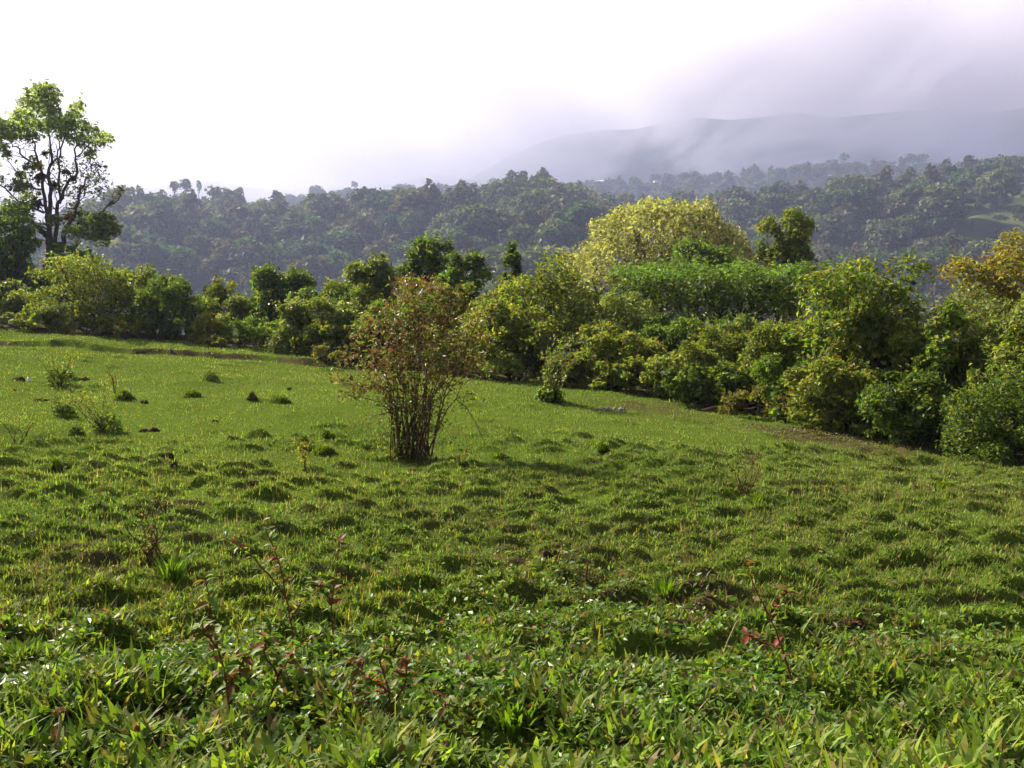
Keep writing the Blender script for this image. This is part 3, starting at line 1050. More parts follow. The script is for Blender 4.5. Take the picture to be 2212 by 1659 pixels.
B('silvery_bush', 'silvery glossy leaved bush left of the red shrub', 604, 775, 640, 778, 35, 'pale', .15, 2.5, M_GLOSS, lumps=24)
B('glowing_bush', 'bright lime bush behind the top of the red shrub', 780, 950, 640, 770, 34, 'lime', .14, 2.4, lumps=18)
B('rust_top_bush', 'rust coloured leafy bush right behind the red shrub', 850, 1000, 600, 740, 35.5, 'rusty', .14, 2.0, lumps=18)
B('flower_shrub', 'small yellowish shrub at the pasture edge left of the red shrub', 672, 745, 745, 805, 32.5, 'gold', .1, 2.2, lumps=9)
# middle
B('big_olive_bush', 'biggest olive bush, right behind the red shrub', 1022, 1292, 550, 760, 34, 'olive', .16, 2.5, lumps=36, stems=6)
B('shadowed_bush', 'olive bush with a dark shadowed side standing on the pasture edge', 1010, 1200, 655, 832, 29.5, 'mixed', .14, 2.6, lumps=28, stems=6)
fh = B('flat_hedge', 'flat topped vine covered hedge in front of the yellow dome tree', 1345, 1735, 592, 735, 35, 'dark', .15, 3.6, M_VINE, lumps=60, flat=True, thick=.5, up=.5, cap=20000)  # dark palette puts the shade of the hedge front into the leaf colour
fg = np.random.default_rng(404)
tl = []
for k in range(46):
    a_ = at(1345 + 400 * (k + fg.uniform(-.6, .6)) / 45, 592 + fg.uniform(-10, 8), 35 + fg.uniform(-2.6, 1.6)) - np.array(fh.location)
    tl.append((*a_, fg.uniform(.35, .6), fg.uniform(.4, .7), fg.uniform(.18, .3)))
link('lit_creeper_top', crown_mesh('lit_creeper_top', tl, 5200, .13, [((0.12, 0.20, 0.03), 4), ((0.17, 0.25, 0.045), 3), (GREEN, 2)], M_LEAF, fg, up=.9, shoots=60), fh)  # light green creeper, its brighter colour also painting in the lit top edge
B('tan_bush', 'tan green bush between the biggest olive bush and the flat hedge', 1240, 1440, 630, 800, 32, 'pale', .14, 2.4, lumps=26)
B('leafy_bush', 'leafy olive bush below the left end of the flat hedge', 1190, 1420, 700, 848, 28.5, 'mixed', .13, 2.5, lumps=30, stems=6)
B('clear_green_bush', 'fresh green bush right below the flat hedge', 1375, 1570, 682, 800, 30, 'green', .13, 2.6, lumps=24)
B('pale_twig_bush', 'pale twiggy bush below the right end of the flat hedge', 1530, 1668, 680, 800, 29, 'pale', .13, 2.2, lumps=18)
B('hollow_bush', 'wide bush with a dark hollow at the pasture edge', 1395, 1650, 735, 872, 26.5, 'olive', .13, 2.6, lumps=30, stems=7)
B('sunny_bush', 'sunlit yellow green bush left of the tall hedge tree', 1600, 1780, 700, 880, 25.5, 'olive', .12, 2.6, lumps=28)
# right
B('hedge_tree', 'tallest hedge tree with thin dark trunks showing through', 1725, 2005, 550, 850, 23.5, 'hedge', .13, 2.2, M_LEAF, 'tree', 52, stems=7, droop=.5)
B('undergrowth_bush', 'scrubby bush at the foot of the tallest hedge tree', 1700, 1900, 770, 930, 22.3, 'mixed', .1, 2.6, lumps=28)
B('pale_tall_bush', 'tall pale leaved bush under the orange tree', 1985, 2290, 608, 880, 22.5, 'pale', .12, 2.4, M_GLOSS, lumps=50, stems=7)
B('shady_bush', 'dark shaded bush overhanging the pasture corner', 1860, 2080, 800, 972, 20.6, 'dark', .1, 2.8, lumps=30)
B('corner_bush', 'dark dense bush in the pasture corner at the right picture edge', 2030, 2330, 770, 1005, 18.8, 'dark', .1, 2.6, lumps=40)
B('low_corner_bush', 'low fresh green bush at the very right of the pasture edge', 2120, 2320, 890, 1020, 18, 'green', .09, 2.6, lumps=22)
B('brown_scrub', 'brown low scrub along the dead branch at the pasture edge', 1560, 1730, 820, 905, 23.8, 'rusty', .09, 2.0, lumps=16)
B('bright_sapling_bush', 'small bright yellow green plant in front of the shaded hedge', 1668, 1720, 820, 915, 22.6, 'lime', .1, 1.6, lumps=7, stems=3)

FILL = [(430, 545, 640, 765, 39.4, 'olive', 'loose olive bush left of the lone rounded tree'),
        (615, 760, 622, 775, 36.6, 'green', 'fuller green bush behind the silvery leaved one'),
        (700, 850, 602, 765, 37.6, 'olive', 'olive bush under the glossy round tree behind the red shrub'),
        (1790, 1960, 640, 890, 22.9, 'olive', 'tall olive bush hugging the trunks of the tallest hedge tree'),
        (1950, 2110, 650, 900, 21.6, 'hedge', 'tall green bush between the tallest hedge tree and the pale one'),
        (2110, 2300, 645, 900, 20.8, 'pale', 'pale bush with glossy sprays at the right picture edge'),
        (1630, 1800, 715, 890, 24.4, 'green', 'green bush with bright tips left of the tallest hedge tree'),
        (1480, 1640, 705, 860, 27.4, 'olive', 'olive bush behind the wide bush with the hollow'),
        (370, 560, 690, 778, 39, 'green', 'low green thicket closing the gap right of the dense dark bush'),
        (-90, 70, 682, 745, 37.4, 'olive', 'low olive thicket at the left end of the hedge'),
        (560, 700, 700, 785, 37.2, 'olive', 'low olive thicket below the lone rounded tree'),
        (745, 860, 690, 800, 33.5, 'mixed', 'tangled low bush directly behind the left of the red shrub'),
        (930, 1040, 690, 822, 31, 'olive', 'olive undergrowth bush behind the right of the red shrub'),
        (1180, 1290, 760, 846, 27.8, 'gold', 'yellowish undergrowth behind the leafy sapling with dark foot'),
        (1280, 1400, 770, 862, 27, 'mixed', 'tangled undergrowth at the edge just left of the dark hollow'),
        (1440, 1600, 790, 884, 25, 'dark', 'dark undergrowth filling the hollow above the fallen branch'),
        (1640, 1760, 690, 810, 27.5, 'olive', 'olive bush wedged between flat hedge and tallest hedge tree'),
        (1760, 1900, 840, 938, 21.6, 'olive', 'low leafy bush under the trunks of the tallest hedge tree'),
        (1900, 2060, 700, 900, 22.2, 'mixed', 'mixed olive bush joining tallest hedge tree and pale tall bush'),
        (2090, 2250, 700, 920, 20, 'olive', 'sunlit olive bush in front of the pale tall bush'),
        (1290, 1400, 590, 760, 36, 'olive', 'upright olive bush at the left end of the flat hedge'),
        (640, 760, 690, 790, 34, 'olive', 'olive bush below the silvery one left of the red shrub'),
        (690, 800, 620, 740, 37, 'green', 'green bush under the glossy leaved round tree'),
        (940, 1060, 610, 760, 36.5, 'olive', 'olive bush under the round dark tree behind the red shrub'),
        (400, 470, 640, 740, 40, 'green', 'small green bush just right of the dense dark one'),
        (120, 260, 650, 748, 37.8, 'mixed', 'mixed low bush at the foot of the big loose olive one')]
for x0_, x1_, t_, b_, d_, pal_, lab_ in FILL:
    B('hedge_bush', lab_, x0_, x1_, t_, b_, d_, pal_, .125, 2.6, lumps=20)

# ------------------------------------------------------------------ the tall leafy tree at the left
D = 50.0
tg = np.random.default_rng(77)
bx_, by_ = at(108, 600, D)[0], D
base = np.array((bx_, by_, gz(bx_, by_)))
tall = thing('tall_tree', base, 'tall tree with clumped crown and bare dark limbs against white sky', 'tree')


def limb(pts, r0, r1, name='limb'):
    P_ = [at(x, y, D) - base for x, y in pts]
    P_ = np.array(P_)
    dz = np.cumsum(tg.normal(size=len(P_)) * 0.35)
    P_[:, 1] += dz - dz[0]
    # resample with a small wander
    out = [P_[0]]
    for a, b in zip(P_[:-1], P_[1:]):
        for q in (0.33, 0.66, 1.0):
            out.append(a + (b - a) * q + (tg.normal(size=3) * 0.05 if q < 1 else 0))
    out = np.array(out)
    p = Parts()
    rad = np.linspace(r0 * .58, r1 * .6, len(out))
    p.tube(out, rad, 7)
    for k in range(int(len(out) * 0.9)):
        i0 = tg.integers(2, len(out))
        d = unit(tg.normal(size=3) * (1, .8, .7) + (0, 0, .7))
        e = out[i0] + d * tg.uniform(.4, 1.3)
        p.tube(wiggle(out[i0], e, 4, .07, tg), np.linspace(max(rad[i0] * .45, .012), .008, 4), 4)
    link(name, p.mesh(name, M_BARK), tall)
    return out


tr_ = Parts()
zb_ = at(108, 560, D) - base
tr_.tube(wiggle((0, 0, -.3), zb_ + (0, 0, 0), 6, .05, tg), [.50, .46, .44, .42, .42, .40], 9)
link('trunk', tr_.mesh('trunk', M_BARK), tall)
LIMBS = [([(108, 566), (100, 515), (84, 485), (68, 472), (15, 470), (-40, 455)], .26, .08),
         ([(106, 566), (101, 503), (96, 460), (89, 409), (85, 363), (84, 328), (76, 285)], .22, .05),
         ([(109, 566), (109, 498), (117, 439), (117, 389), (114, 351), (105, 318), (96, 260)], .24, .05),
         ([(111, 566), (119, 495), (129, 439), (142, 399), (162, 371), (167, 338), (162, 300)], .20, .05),
         ([(114, 566), (142, 535), (157, 495), (175, 460), (182, 424), (203, 404), (215, 379)], .24, .04),
         ([(129, 439), (137, 414), (144, 351), (152, 313), (163, 262)], .13, .04),
         ([(157, 495), (177, 472), (210, 475), (228, 457), (251, 429), (263, 409)], .12, .03),
         ([(210, 475), (200, 490), (192, 503)], .06, .02),
         ([(96, 460), (61, 439), (25, 404), (0, 389)], .10, .03),
         ([(85, 363), (50, 335), (30, 315), (5, 300)], .10, .03),
         ([(167, 338), (190, 318), (215, 302)], .07, .03),
         ([(89, 409), (60, 400), (40, 372), (10, 345)], .08, .03),
         ([(182, 424), (195, 385), (205, 350)], .06, .02),
         ([(114, 351), (130, 320), (128, 280)], .08, .03)]
for pts, a, b in LIMBS:
    limb(pts, a, b)
CL = [(350, 240, 75), (430, 260, 80), (300, 300, 85), (410, 340, 95), (240, 380, 95), (350, 430, 100), (440, 440, 80), (200, 470, 80), (150, 560, 90), (60, 560, 75), (40, 640, 70),
      (120, 630, 70), (650, 400, 62), (690, 370, 40), (620, 470, 70), (540, 500, 70), (480, 560, 90), (600, 580, 85), (700, 560, 70), (770, 600, 70), (880, 640, 62), (930, 650, 40),
      (850, 700, 45), (730, 680, 70), (640, 660, 60), (260, 560, 90), (250, 640, 70), (360, 560, 80), (540, 640, 50), (780, 780, 50), (20, 740, 60), (60, 790, 45), (280, 820, 30),
      (250, 900, 45), (180, 960, 45), (160, 1050, 60), (220, 1080, 60), (230, 1150, 60), (330, 880, 40), (-60, 600, 110), (-120, 680, 110), (-60, 520, 90), (-100, 850, 80), (-40, 1000, 60)]
lum = []
for zx, zy, zr in CL:
    c = at(zx * .2533, zy * .2533 + 135.5, D + tg.uniform(-1.6, 1.6)) - base
    r = zr * .2533 * DS / F * D
    lum.append((*c, r, r, r * .9))
cm = crown_mesh('crown', lum, 11500, .165, [((0.21, 0.28, 0.10), 4), ((0.14, 0.195, 0.07), 3), ((0.34, 0.40, 0.16), 2.5)], M_THIN, tg, inner=.3, aspect=.6, shoots=90)
link('crown', cm, tall)
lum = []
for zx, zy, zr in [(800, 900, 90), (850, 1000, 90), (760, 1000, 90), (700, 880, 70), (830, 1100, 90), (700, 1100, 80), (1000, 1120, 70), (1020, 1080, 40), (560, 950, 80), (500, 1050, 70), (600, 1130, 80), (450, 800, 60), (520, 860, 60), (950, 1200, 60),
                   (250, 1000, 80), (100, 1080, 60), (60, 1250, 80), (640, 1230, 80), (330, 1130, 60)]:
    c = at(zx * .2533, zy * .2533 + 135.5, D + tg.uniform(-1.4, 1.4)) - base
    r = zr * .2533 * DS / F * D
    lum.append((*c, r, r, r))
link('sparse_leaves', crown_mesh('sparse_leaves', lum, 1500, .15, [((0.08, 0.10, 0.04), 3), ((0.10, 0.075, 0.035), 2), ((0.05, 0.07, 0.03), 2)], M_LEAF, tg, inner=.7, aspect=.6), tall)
lum = []
for zx, zy, zr in [(800, 1400, 110), (920, 1430, 90), (850, 1500, 90), (700, 1300, 60), (900, 1350, 80), (980, 1420, 50), (620, 1450, 80), (470, 1350, 60), (200, 1250, 90), (330, 1540, 40)]:
    c = at(zx * .2533, zy * .2533 + 135.5, D - .8 + tg.uniform(-1, 1)) - base
    r = zr * .2533 * DS / F * D
    lum.append((*c, r, r, r * .8))
link('lower_leaves', crown_mesh('lower_leaves', lum, 2300, .19, [((0.19, 0.23, 0.06), 3), ((0.12, 0.16, 0.04), 2)], M_LEAF, tg, inner=.4, aspect=.6), tall)
# air plants lodged in the forks
for k, (zx, zy, zr, cl) in enumerate([(330, 900, 42, (0.36, 0.28, 0.03)), (350, 990, 45, (0.16, 0.08, 0.03)), (460, 1050, 35, (0.05, 0.05, 0.03)), (560, 940, 32, (0.05, 0.05, 0.03)), (310, 1210, 45, (0.06, 0.05, 0.03)),
                                      (620, 1000, 30, (0.05, 0.05, 0.03)), (590, 1330, 50, (0.10, 0.07, 0.04)), (700, 1470, 30, (0.03, 0.03, 0.02)), (380, 780, 26, (0.05, 0.05, 0.03)), (900, 890, 16, (0.06, 0.06, 0.04))]):
    c = at(zx * .2533, zy * .2533 + 135.5, D - .1) - base
    r = zr * .2533 * DS / F * D
    link('air_plant', crown_mesh('air_plant', [(*c, r, r, r)], 110, r * 1.1, [(cl, 1)], M_LEAF, tg, inner=.6, aspect=.3, up=.9), tall)

# ------------------------------------------------------------------ the red shrub in the middle of the pasture
D = 16.0
sg = np.random.default_rng(5)
b0 = at(890, 992, D)
base = np.array((b0[0], D, gz(b0[0], D)))
shrub = thing('red_shrub', base, 'many stemmed shrub with thin reddish foliage standing in the open pasture', 'shrub')


def S(x, y, dd=0.0):
    return at(x, y, D + dd) - base


tips = [(770, 800), (800, 760), (830, 700), (850, 650), (880, 640), (900, 625), (920, 610), (945, 640), (960, 680), (985, 700), (1000, 740), (1030, 700), (1050, 760), (870, 720), (910, 700), (935, 750),
        (780, 700), (760, 840), (815, 840), (975, 800), (890, 780), (850, 770)]
tip_pts = []
for k, (x, y) in enumerate(tips):
    dd0, dd1 = sg.uniform(-.18, .18), sg.uniform(-.75, .75)
    frac = (x - 770) / 280.0
    xb = 852 + frac * 80 + sg.uniform(-8, 8)
    a = S(xb, 985, dd0)
    a[2] = sg.uniform(-.05, .02)
    xm = 846 + frac * 108 + sg.uniform(-8, 8)
    m = S(xm, 850 + sg.uniform(-20, 20), dd0 * 1.6)
    e = S(x, y, dd1)
    pts = np.concatenate([wiggle(a, m, 5, .012, sg), wiggle(m, e, 6, .03, sg)[1:]])
    p = Parts()
    rad = np.linspace(.012 * sg.uniform(.6, 1.4), .0035, len(pts))
    p.tube(pts, rad, 6)
    for b in range(7):
        i0 = sg.integers(3, len(pts))
        d = unit(sg.normal(size=3) + (frac - .5, 0, .7))
        q = pts[i0] + d * sg.uniform(.2, .55)
        p.tube(wiggle(pts[i0], q, 4, .02, sg), np.linspace(.007, .003, 4), 4)
        tip_pts.append(q)
        tip_pts.append(pts[i0])
    link('stem', p.mesh('stem', M_STEM), shrub)
# dense dead stalks packed round the foot
for k in range(56):
    a = S(890 + sg.uniform(-42, 42), 988, sg.uniform(-.2, .2))
    a[2] = -.03
    e = S(893 + (sg.uniform(-1, 1)) * 52, sg.uniform(800, 945), sg.uniform(-.25, .25))
    p = Parts()
    p.tube(wiggle(a, e, 5, .012, sg), np.linspace(.012, .004, 5), 5)
    link('dead_stalk', p.mesh('dead_stalk', M_STEM), shrub)
p = Parts()
p.tube([S(925, 975), S(945, 930), S(965, 885), S(985, 862), S(1000, 825)], [.014, .012, .01, .008, .005], 6)
p.tube([S(985, 862), S(1008, 880), S(1025, 910), S(1045, 950), S(1055, 975)], [.008, .007, .006, .005, .003], 5)
p.tube([S(985, 862), S(1010, 855), S(1030, 870)], [.006, .005, .003], 5)
link('arching_branch', p.mesh('arching_branch', M_STEM), shrub)
p = Parts()
p.tube([S(862, 905), S(820, 868), S(780, 858), S(735, 856)], [.01, .008, .006, .004], 5)
link('side_branch', p.mesh('side_branch', M_STEM), shrub)
RP = [((0.17, 0.075, 0.04), 2.6), ((0.21, 0.055, 0.035), 1.2), ((0.14, 0.16, 0.03), 6), ((0.22, 0.18, 0.09), 2.5), ((0.11, 0.07, 0.03), 2)]
lum = []
for x, y, rx, ry in [(800, 720, 50, 45), (770, 780, 40, 35), (850, 690, 50, 50), (910, 650, 50, 40), (880, 620, 35, 25), (950, 690, 50, 50), (1000, 740, 45, 45), (1030, 700, 35, 35), (890, 740, 60, 50), (930, 780, 60, 40),
                     (840, 790, 55, 40), (985, 800, 45, 35), (775, 845, 40, 25), (1020, 790, 35, 30), (870, 830, 50, 25), (940, 620, 30, 25), (745, 830, 25, 20), (1045, 745, 25, 30)]:
    c = S(x, y, sg.uniform(-.5, .5))
    k = DS / F * D
    lum.append((*c, rx * k, rx * k * 1.1, ry * k))
link('foliage', crown_mesh('foliage', lum, 2300, .09, RP, M_GLOSS, sg, inner=.6, aspect=.42, up=.3, droop=.3), shrub)
tp = np.array(tip_pts)
nq = len(tp) * 7
v, f = leaf_quads(np.repeat(tp, 7, 0) + sg.normal(size=(nq, 3)) * .07, unit(sg.normal(size=(nq, 3)) + (0, 0, .4)), unit(sg.normal(size=(nq, 3)) + (0, 0, -.3)),
                  sg.uniform(.06, .12, nq), sg.uniform(.022, .045, nq))
link('twig_leaves', mesh_from('twig_leaves', v, f, np.repeat(pick(RP, nq, sg), 4, 0), M_GLOSS), shrub)
lum = [(*S(x, y, sg.uniform(-.3, -.05)), .16, .16, .16) for x, y in [(830, 960), (815, 985), (850, 985), (870, 960), (845, 930), (1020, 860), (740, 860), (765, 862)]]
link('base_leaves', crown_mesh('base_leaves', lum, 420, .07, [(OLIVE, 3), (BROWN, 1), (GREEN, 2)], M_LEAF, sg, inner=.5, aspect=.4), shrub)


# ------------------------------------------------------------------ small shrubs, weeds and saplings on the pasture
def ground_at(sx_, sy_, lo=2.0, hi=40.0):
    """where the sight line through the survey point meets the pasture"""
    d = ray(sx_ * DS, sy_ * DS)
    d = d / d[1]
    t = np.linspace(lo, hi, 1500)
    P_ = EYE + t[:, None] * d
    z = ground_z(P_[:, 0], P_[:, 1])
    hit = np.where(P_[:, 2] < z)[0]
    return P_[hit[0]] if len(hit) else P_[-1]


def small_shrub(name, label, sx_, sy_, height, spread, leaves, pal, leaf=.05, stems=6, grass=0.0, lean=0.0, mat=None, cat='shrub', seed=1, group='small shrubs on the pasture', body=0.0):
    g = np.random.default_rng(seed)
    p0 = ground_at(sx_, sy_)
    k = DS / F * p0[1]
    hgt, spr = height * k, spread * k
    o = thing(name, (p0[0], p0[1], gz(p0[0], p0[1])), label, cat, group)
    pts_all = []
    for s in range(stems):
        a = np.array((g.uniform(-.06, .06), g.uniform(-.06, .06), -.02))
        e = np.array((g.uniform(-1, 1) * spr + lean * hgt, g.uniform(-1, 1) * spr, hgt * g.uniform(.6, 1)))
        pts = wiggle(a, e, 7, hgt * .035, g)
        p = Parts()
        p.tube(pts, np.linspace(.006 + hgt * .006, .0025, 7), 5)
        for b in range(4):
            i0 = g.integers(2, 7)
            q = pts[i0] + unit(g.normal(size=3) + (0, 0, .6)) * g.uniform(.1, .3) * hgt
            p.tube(wiggle(pts[i0], q, 4, .01, g), np.linspace(.004, .002, 4), 4)
            pts_all += [q, (q + pts[i0]) / 2, pts[i0]]
        link('stem', p.mesh('stem', M_STEM), o)
    tp = np.array(pts_all)
    n = leaves
    kk = g.integers(0, len(tp), n)
    c = tp[kk] + g.normal(size=(n, 3)) * leaf * .8
    v, f = leaf_quads(c, unit(g.normal(size=(n, 3)) * .8 + (0, 0, .5)), unit(g.normal(size=(n, 3))), leaf * g.uniform(.7, 1.4, n), leaf * .45 * g.uniform(.7, 1.3, n))
    link('foliage', mesh_from('foliage', v, f, np.repeat(pick(PAL[pal] if isinstance(pal, str) else pal, n, g), 4, 0), mat or M_LEAF), o)
    if body:
        r = body * k
        link('base_foliage', crown_mesh('base_foliage', [(0, 0, r * .5, r, r, r * .8), (r * .5, 0, r * .25, r * .7, r * .7, r * .5), (-r * .4, .05, r * .3, r * .6, r * .6, r * .6)], int(900), leaf * 1.1, PAL['dark'], M_LEAF, g, inner=.4), o)
    return o


SS = small_shrub
SS('pasture_shrub', 'sparse twiggy shrub on a dark leafy foot beside the white lump', 130, 832, 80, 52, 300, 'mixed', .07, 8, body=30, seed=11)
SS('pasture_shrub', 'sparse shrub with pinkish tips and dark leafy foot, nearer one', 228, 934, 105, 45, 300, 'mixed', .06, 8, body=30, seed=12, lean=-.2)
SS('pasture_shrub', 'tiny shrub on a green tussock in the upper pasture', 455, 824, 34, 16, 80, 'mixed', .05, 4, body=16, seed=13)
SS('pasture_shrub', 'low dark weed clump left of the pinkish tipped shrub', 165, 942, 36, 20, 120, 'dark', .045, 5, body=16, seed=14)
SS('pasture_shrub', 'small bushy weed between the two sparse shrubs', 138, 900, 46, 24, 150, 'olive', .05, 6, body=22, seed=15)
SS('pasture_shrub', 'thin stemmed weed at the left picture edge', 40, 960, 62, 36, 110, 'olive', .045, 5, seed=16)
SS('pasture_shrub', 'upright leafy weed just above the bushy one', 112, 886, 40, 12, 70, 'green', .045, 3, seed=17)
SS('pasture_shrub', 'dry orange weed stalk with fine leaves on the upper pasture', 245, 850, 60, 14, 60, 'rusty', .045, 4, seed=18)
SS('yellow_sapling', 'slender yellow orange sapling left of the red shrub', 658, 1022, 72, 12, 130, 'gold', .045, 3, seed=19, cat='sapling', group='saplings on the pasture')
SS('leafy_seedling', 'small broad leaved seedling right of the red shrub base', 1000, 1012, 42, 12, 60, 'gold', .06, 3, seed=20, cat='sapling', group='saplings on the pasture', body=8)
SS('leafy_tree_sapling', 'leafy sapling with dark earthy foot standing before the hedge', 1186, 866, 150, 34, 420, 'pale', .11, 6, mat=M_GLOSS, seed=21, cat='sapling', group='saplings on the pasture', body=24)
SS('forked_sapling', 'thin forked rusty sapling on the right of the pasture', 1604, 1068, 112, 52, 150, 'rusty', .032, 6, seed=22, cat='sapling', group='saplings on the pasture')
SS('rusty_seedling', 'small rusty seedling in the trodden grass left of centre', 345, 1112, 62, 12, 45, 'rusty', .03, 2, seed=23, cat='sapling', group='saplings on the pasture')
SS('pink_weed', 'pinkish twiggy weed clump above the bright grass tuft', 330, 1215, 100, 62, 240, [((0.30, 0.16, 0.13), 2), (OLIVE, 3), (GREEN, 2)], .025, 9, seed=24, cat='weed')
SS('dry_weed', 'dry brownish weed sprig in the middle pasture right of the red shrub', 1090, 998, 26, 14, 40, 'rusty', .03, 3, seed=25, cat='weed')

# nearby red stemmed plants: every leaf is its own part
g = np.random.default_rng(9)


def leaf_mesh(name, col, L, Wd):
    t = np.linspace(0, 1, 6)
    w = np.sin(np.pi * t ** .8) * Wd * .5 + .0005
    z = -.35 * L * t ** 2 + .12 * L * t
    left = np.stack([t * L, w, z + w * .35], -1)
    mid = np.stack([t * L, t * 0, z], -1)
    right = np.stack([t * L, -w, z + w * .35], -1)
    v = np.concatenate([left, mid, right])
    f = []
    for k in range(5):
        f.append((k, k + 1, 6 + k + 1, 6 + k))
        f.append((6 + k, 6 + k + 1, 12 + k + 1, 12 + k))
    n = len(v)
    return mesh_from(name, v, np.array(f), np.tile(np.array(col), (n, 1)), M_LEAF, True)


LEAVES = [leaf_mesh('leaf', c, .08, .034) for c in [(0.13, 0.22, 0.025), (0.17, 0.20, 0.03), (0.19, 0.06, 0.03), (0.18, 0.11, 0.03), (0.28, 0.035, 0.03), (0.10, 0.18, 0.02)]]


def red_plant(label, sx_, sy_, stems, leafy=26, wt=(4, 3, 2, 2, .7, 3), size=1.0):
    p0 = ground_at(sx_, sy_)
    base_ = np.array((p0[0], p0[1], gz(p0[0], p0[1])))
    o = thing('red_stemmed_plant', base_, label, 'plant', 'red stemmed young plants in the near grass')
    for path in stems:
        pts = np.array([at(x, y, base_[1] + dd) - base_ for x, y, dd in path])
        pts[0, 2] = max(min(pts[0, 2], 0), -.04) if path[0][1] > sy_ - 40 else pts[0, 2]
        out = [pts[0]]
        for a, b in zip(pts[:-1], pts[1:]):
            for q in (.33, .66, 1):
                out.append(a + (b - a) * q + (g.normal(size=3) * .004 if q < 1 else 0))
        out = np.array(out)
        p = Parts()
        p.tube(out, np.linspace(.0055, .0022, len(out)), 6)
        st_ = link('stem', p.mesh('stem', M_REDSTEM), o)
        for k in range(int(leafy * 2.2) // len(stems) + 1):
            fr = g.uniform(.15, 1.0)
            ii = fr * (len(out) - 1)
            i0 = min(int(ii), len(out) - 2)
            c = out[i0] + (out[i0 + 1] - out[i0]) * (ii - i0)
            lf = link('leaf', LEAVES[g.choice(6, p=np.array(wt) / sum(wt))], st_, c)
            s = size * g.uniform(.45, .95)
            lf.scale = (s, s, s)
            lf.rotation_euler = (g.uniform(-.5, .5), g.uniform(-.9, .35), g.uniform(0, 6.28))


red_plant('red stemmed plant with small red leaf at its tip, tallest of the left cluster', 640, 1420, [[(640, 1420, 0), (625, 1330, 0), (612, 1250, .03), (590, 1180, .05), (565, 1128, .08)], [(618, 1290, 0), (580, 1240, -.05), (545, 1195, -.08), (480, 1160, -.1)],
                                                                             [(628, 1340, 0), (650, 1300, .05), (665, 1270, .08)]], 34)
red_plant('straight red stemmed plant with a leafy red tip right of the tallest', 722, 1400, [[(722, 1400, 0), (716, 1330, 0), (722, 1260, 0), (730, 1200, 0), (734, 1165, 0)], [(718, 1300, 0), (690, 1270, .06), (670, 1250, .1)]], 26)
red_plant('red stemmed plant with pale curled leaves on the left of the cluster', 500, 1560, [[(500, 1560, 0), (490, 1480, 0), (470, 1400, .02), (455, 1320, .02), (440, 1240, 0)], [(492, 1490, 0), (520, 1440, .05), (540, 1400, .06)], [(470, 1400, 0), (440, 1370, -.05), (430, 1345, -.06)]], 40)
red_plant('low spreading red leaved plant in the near grass left of centre', 860, 1560, [[(860, 1560, 0), (840, 1490, 0), (820, 1430, 0), (830, 1385, 0)], [(845, 1500, 0), (790, 1460, .05), (750, 1420, .1)], [(850, 1520, 0), (880, 1460, -.05), (870, 1420, -.05)],
                                                                  [(840, 1490, 0), (800, 1500, .1), (770, 1520, .1)]], 46)
red_plant('single red stemmed seedling with scarlet leaves on the near right', 1712, 1480, [[(1712, 1480, 0), (1690, 1400, 0), (1665, 1340, 0), (1640, 1290, 0), (1620, 1240, 0), (1606, 1200, 0)], [(1690, 1400, 0), (1650, 1390, .04), (1610, 1370, .06)], [(1665, 1340, 0), (1690, 1300, .05), (1700, 1270, .05)]], 30, (2, 3, 3, 2, 2, 2))
red_plant('short red stemmed sprout at the bottom of the picture centre', 960, 1600, [[(960, 1600, 0), (962, 1550, 0), (966, 1500, 0)]], 10)
red_plant('trailing red stemmed sprig between the cluster and the low plant', 590, 1500, [[(590, 1500, 0), (600, 1460, 0), (640, 1400, .05), (690, 1370, .1)], [(600, 1460, 0), (570, 1410, 0), (575, 1380, 0)]], 34)


# ------------------------------------------------------------------ grass
def blades(pos, L, Wd, az, lean, curl, cols, seg):
    """tapered blades bent along az; seg = number of segments"""
    n = len(pos)
    d = np.stack([np.cos(az), np.sin(az), np.zeros(n)], -1)
    b = np.stack([-np.sin(az), np.cos(az), np.zeros(n)], -1)
    prof = {1: [1.0], 2: [0.75, 1.0], 3: [0.6, 1.0, 0.72]}[seg]
    vs = []
    p = pos.copy()
    ang = lean.copy()
    for s in range(seg):
        w = (Wd * prof[s] * .5)[:, None]
        vs += [p - b * w, p + b * w]
        p = p + (d * np.sin(ang)[:, None] + np.array((0, 0, 1)) * np.cos(ang)[:, None]) * (L / seg)[:, None]
        ang = ang + curl
    vs.append(p)
    k = 2 * seg + 1
    v = np.stack(vs, 1).reshape(-1, 3)
    o = (np.arange(n) * k)[:, None]
    fs = []
    for s in range(seg - 1):
        q = 2 * s
        fs += [o + np.array([q, q + 1, q + 3]), o + np.array([q, q + 3, q + 2])]
    q = 2 * (seg - 1)
    fs.append(o + np.array([q, q + 1, q + 2]))
    f = np.stack(fs, 1).reshape(-1, 3)
    return v, f, np.repeat(cols, k, 0)


def grass_points(n, r0, r1, g):
    half = R(47) if r1 < 9 else R(40)
    r = np.exp(g.uniform(math.log(r0), math.log(r1), n))
    a = g.uniform(-half, half, n)
    x, y = np.sin(a) * r, np.cos(a) * r
    keep = y < edge_y(x, y) + 1.2
    return x[keep], y[keep]


GP = [((0.118, 0.190, 0.034), 4), ((0.158, 0.230, 0.046), 4), ((0.068, 0.128, 0.024), 3), ((0.205, 0.232, 0.060), 2), ((0.20, 0.165, 0.07), .8)]
gg = np.random.default_rng(3)


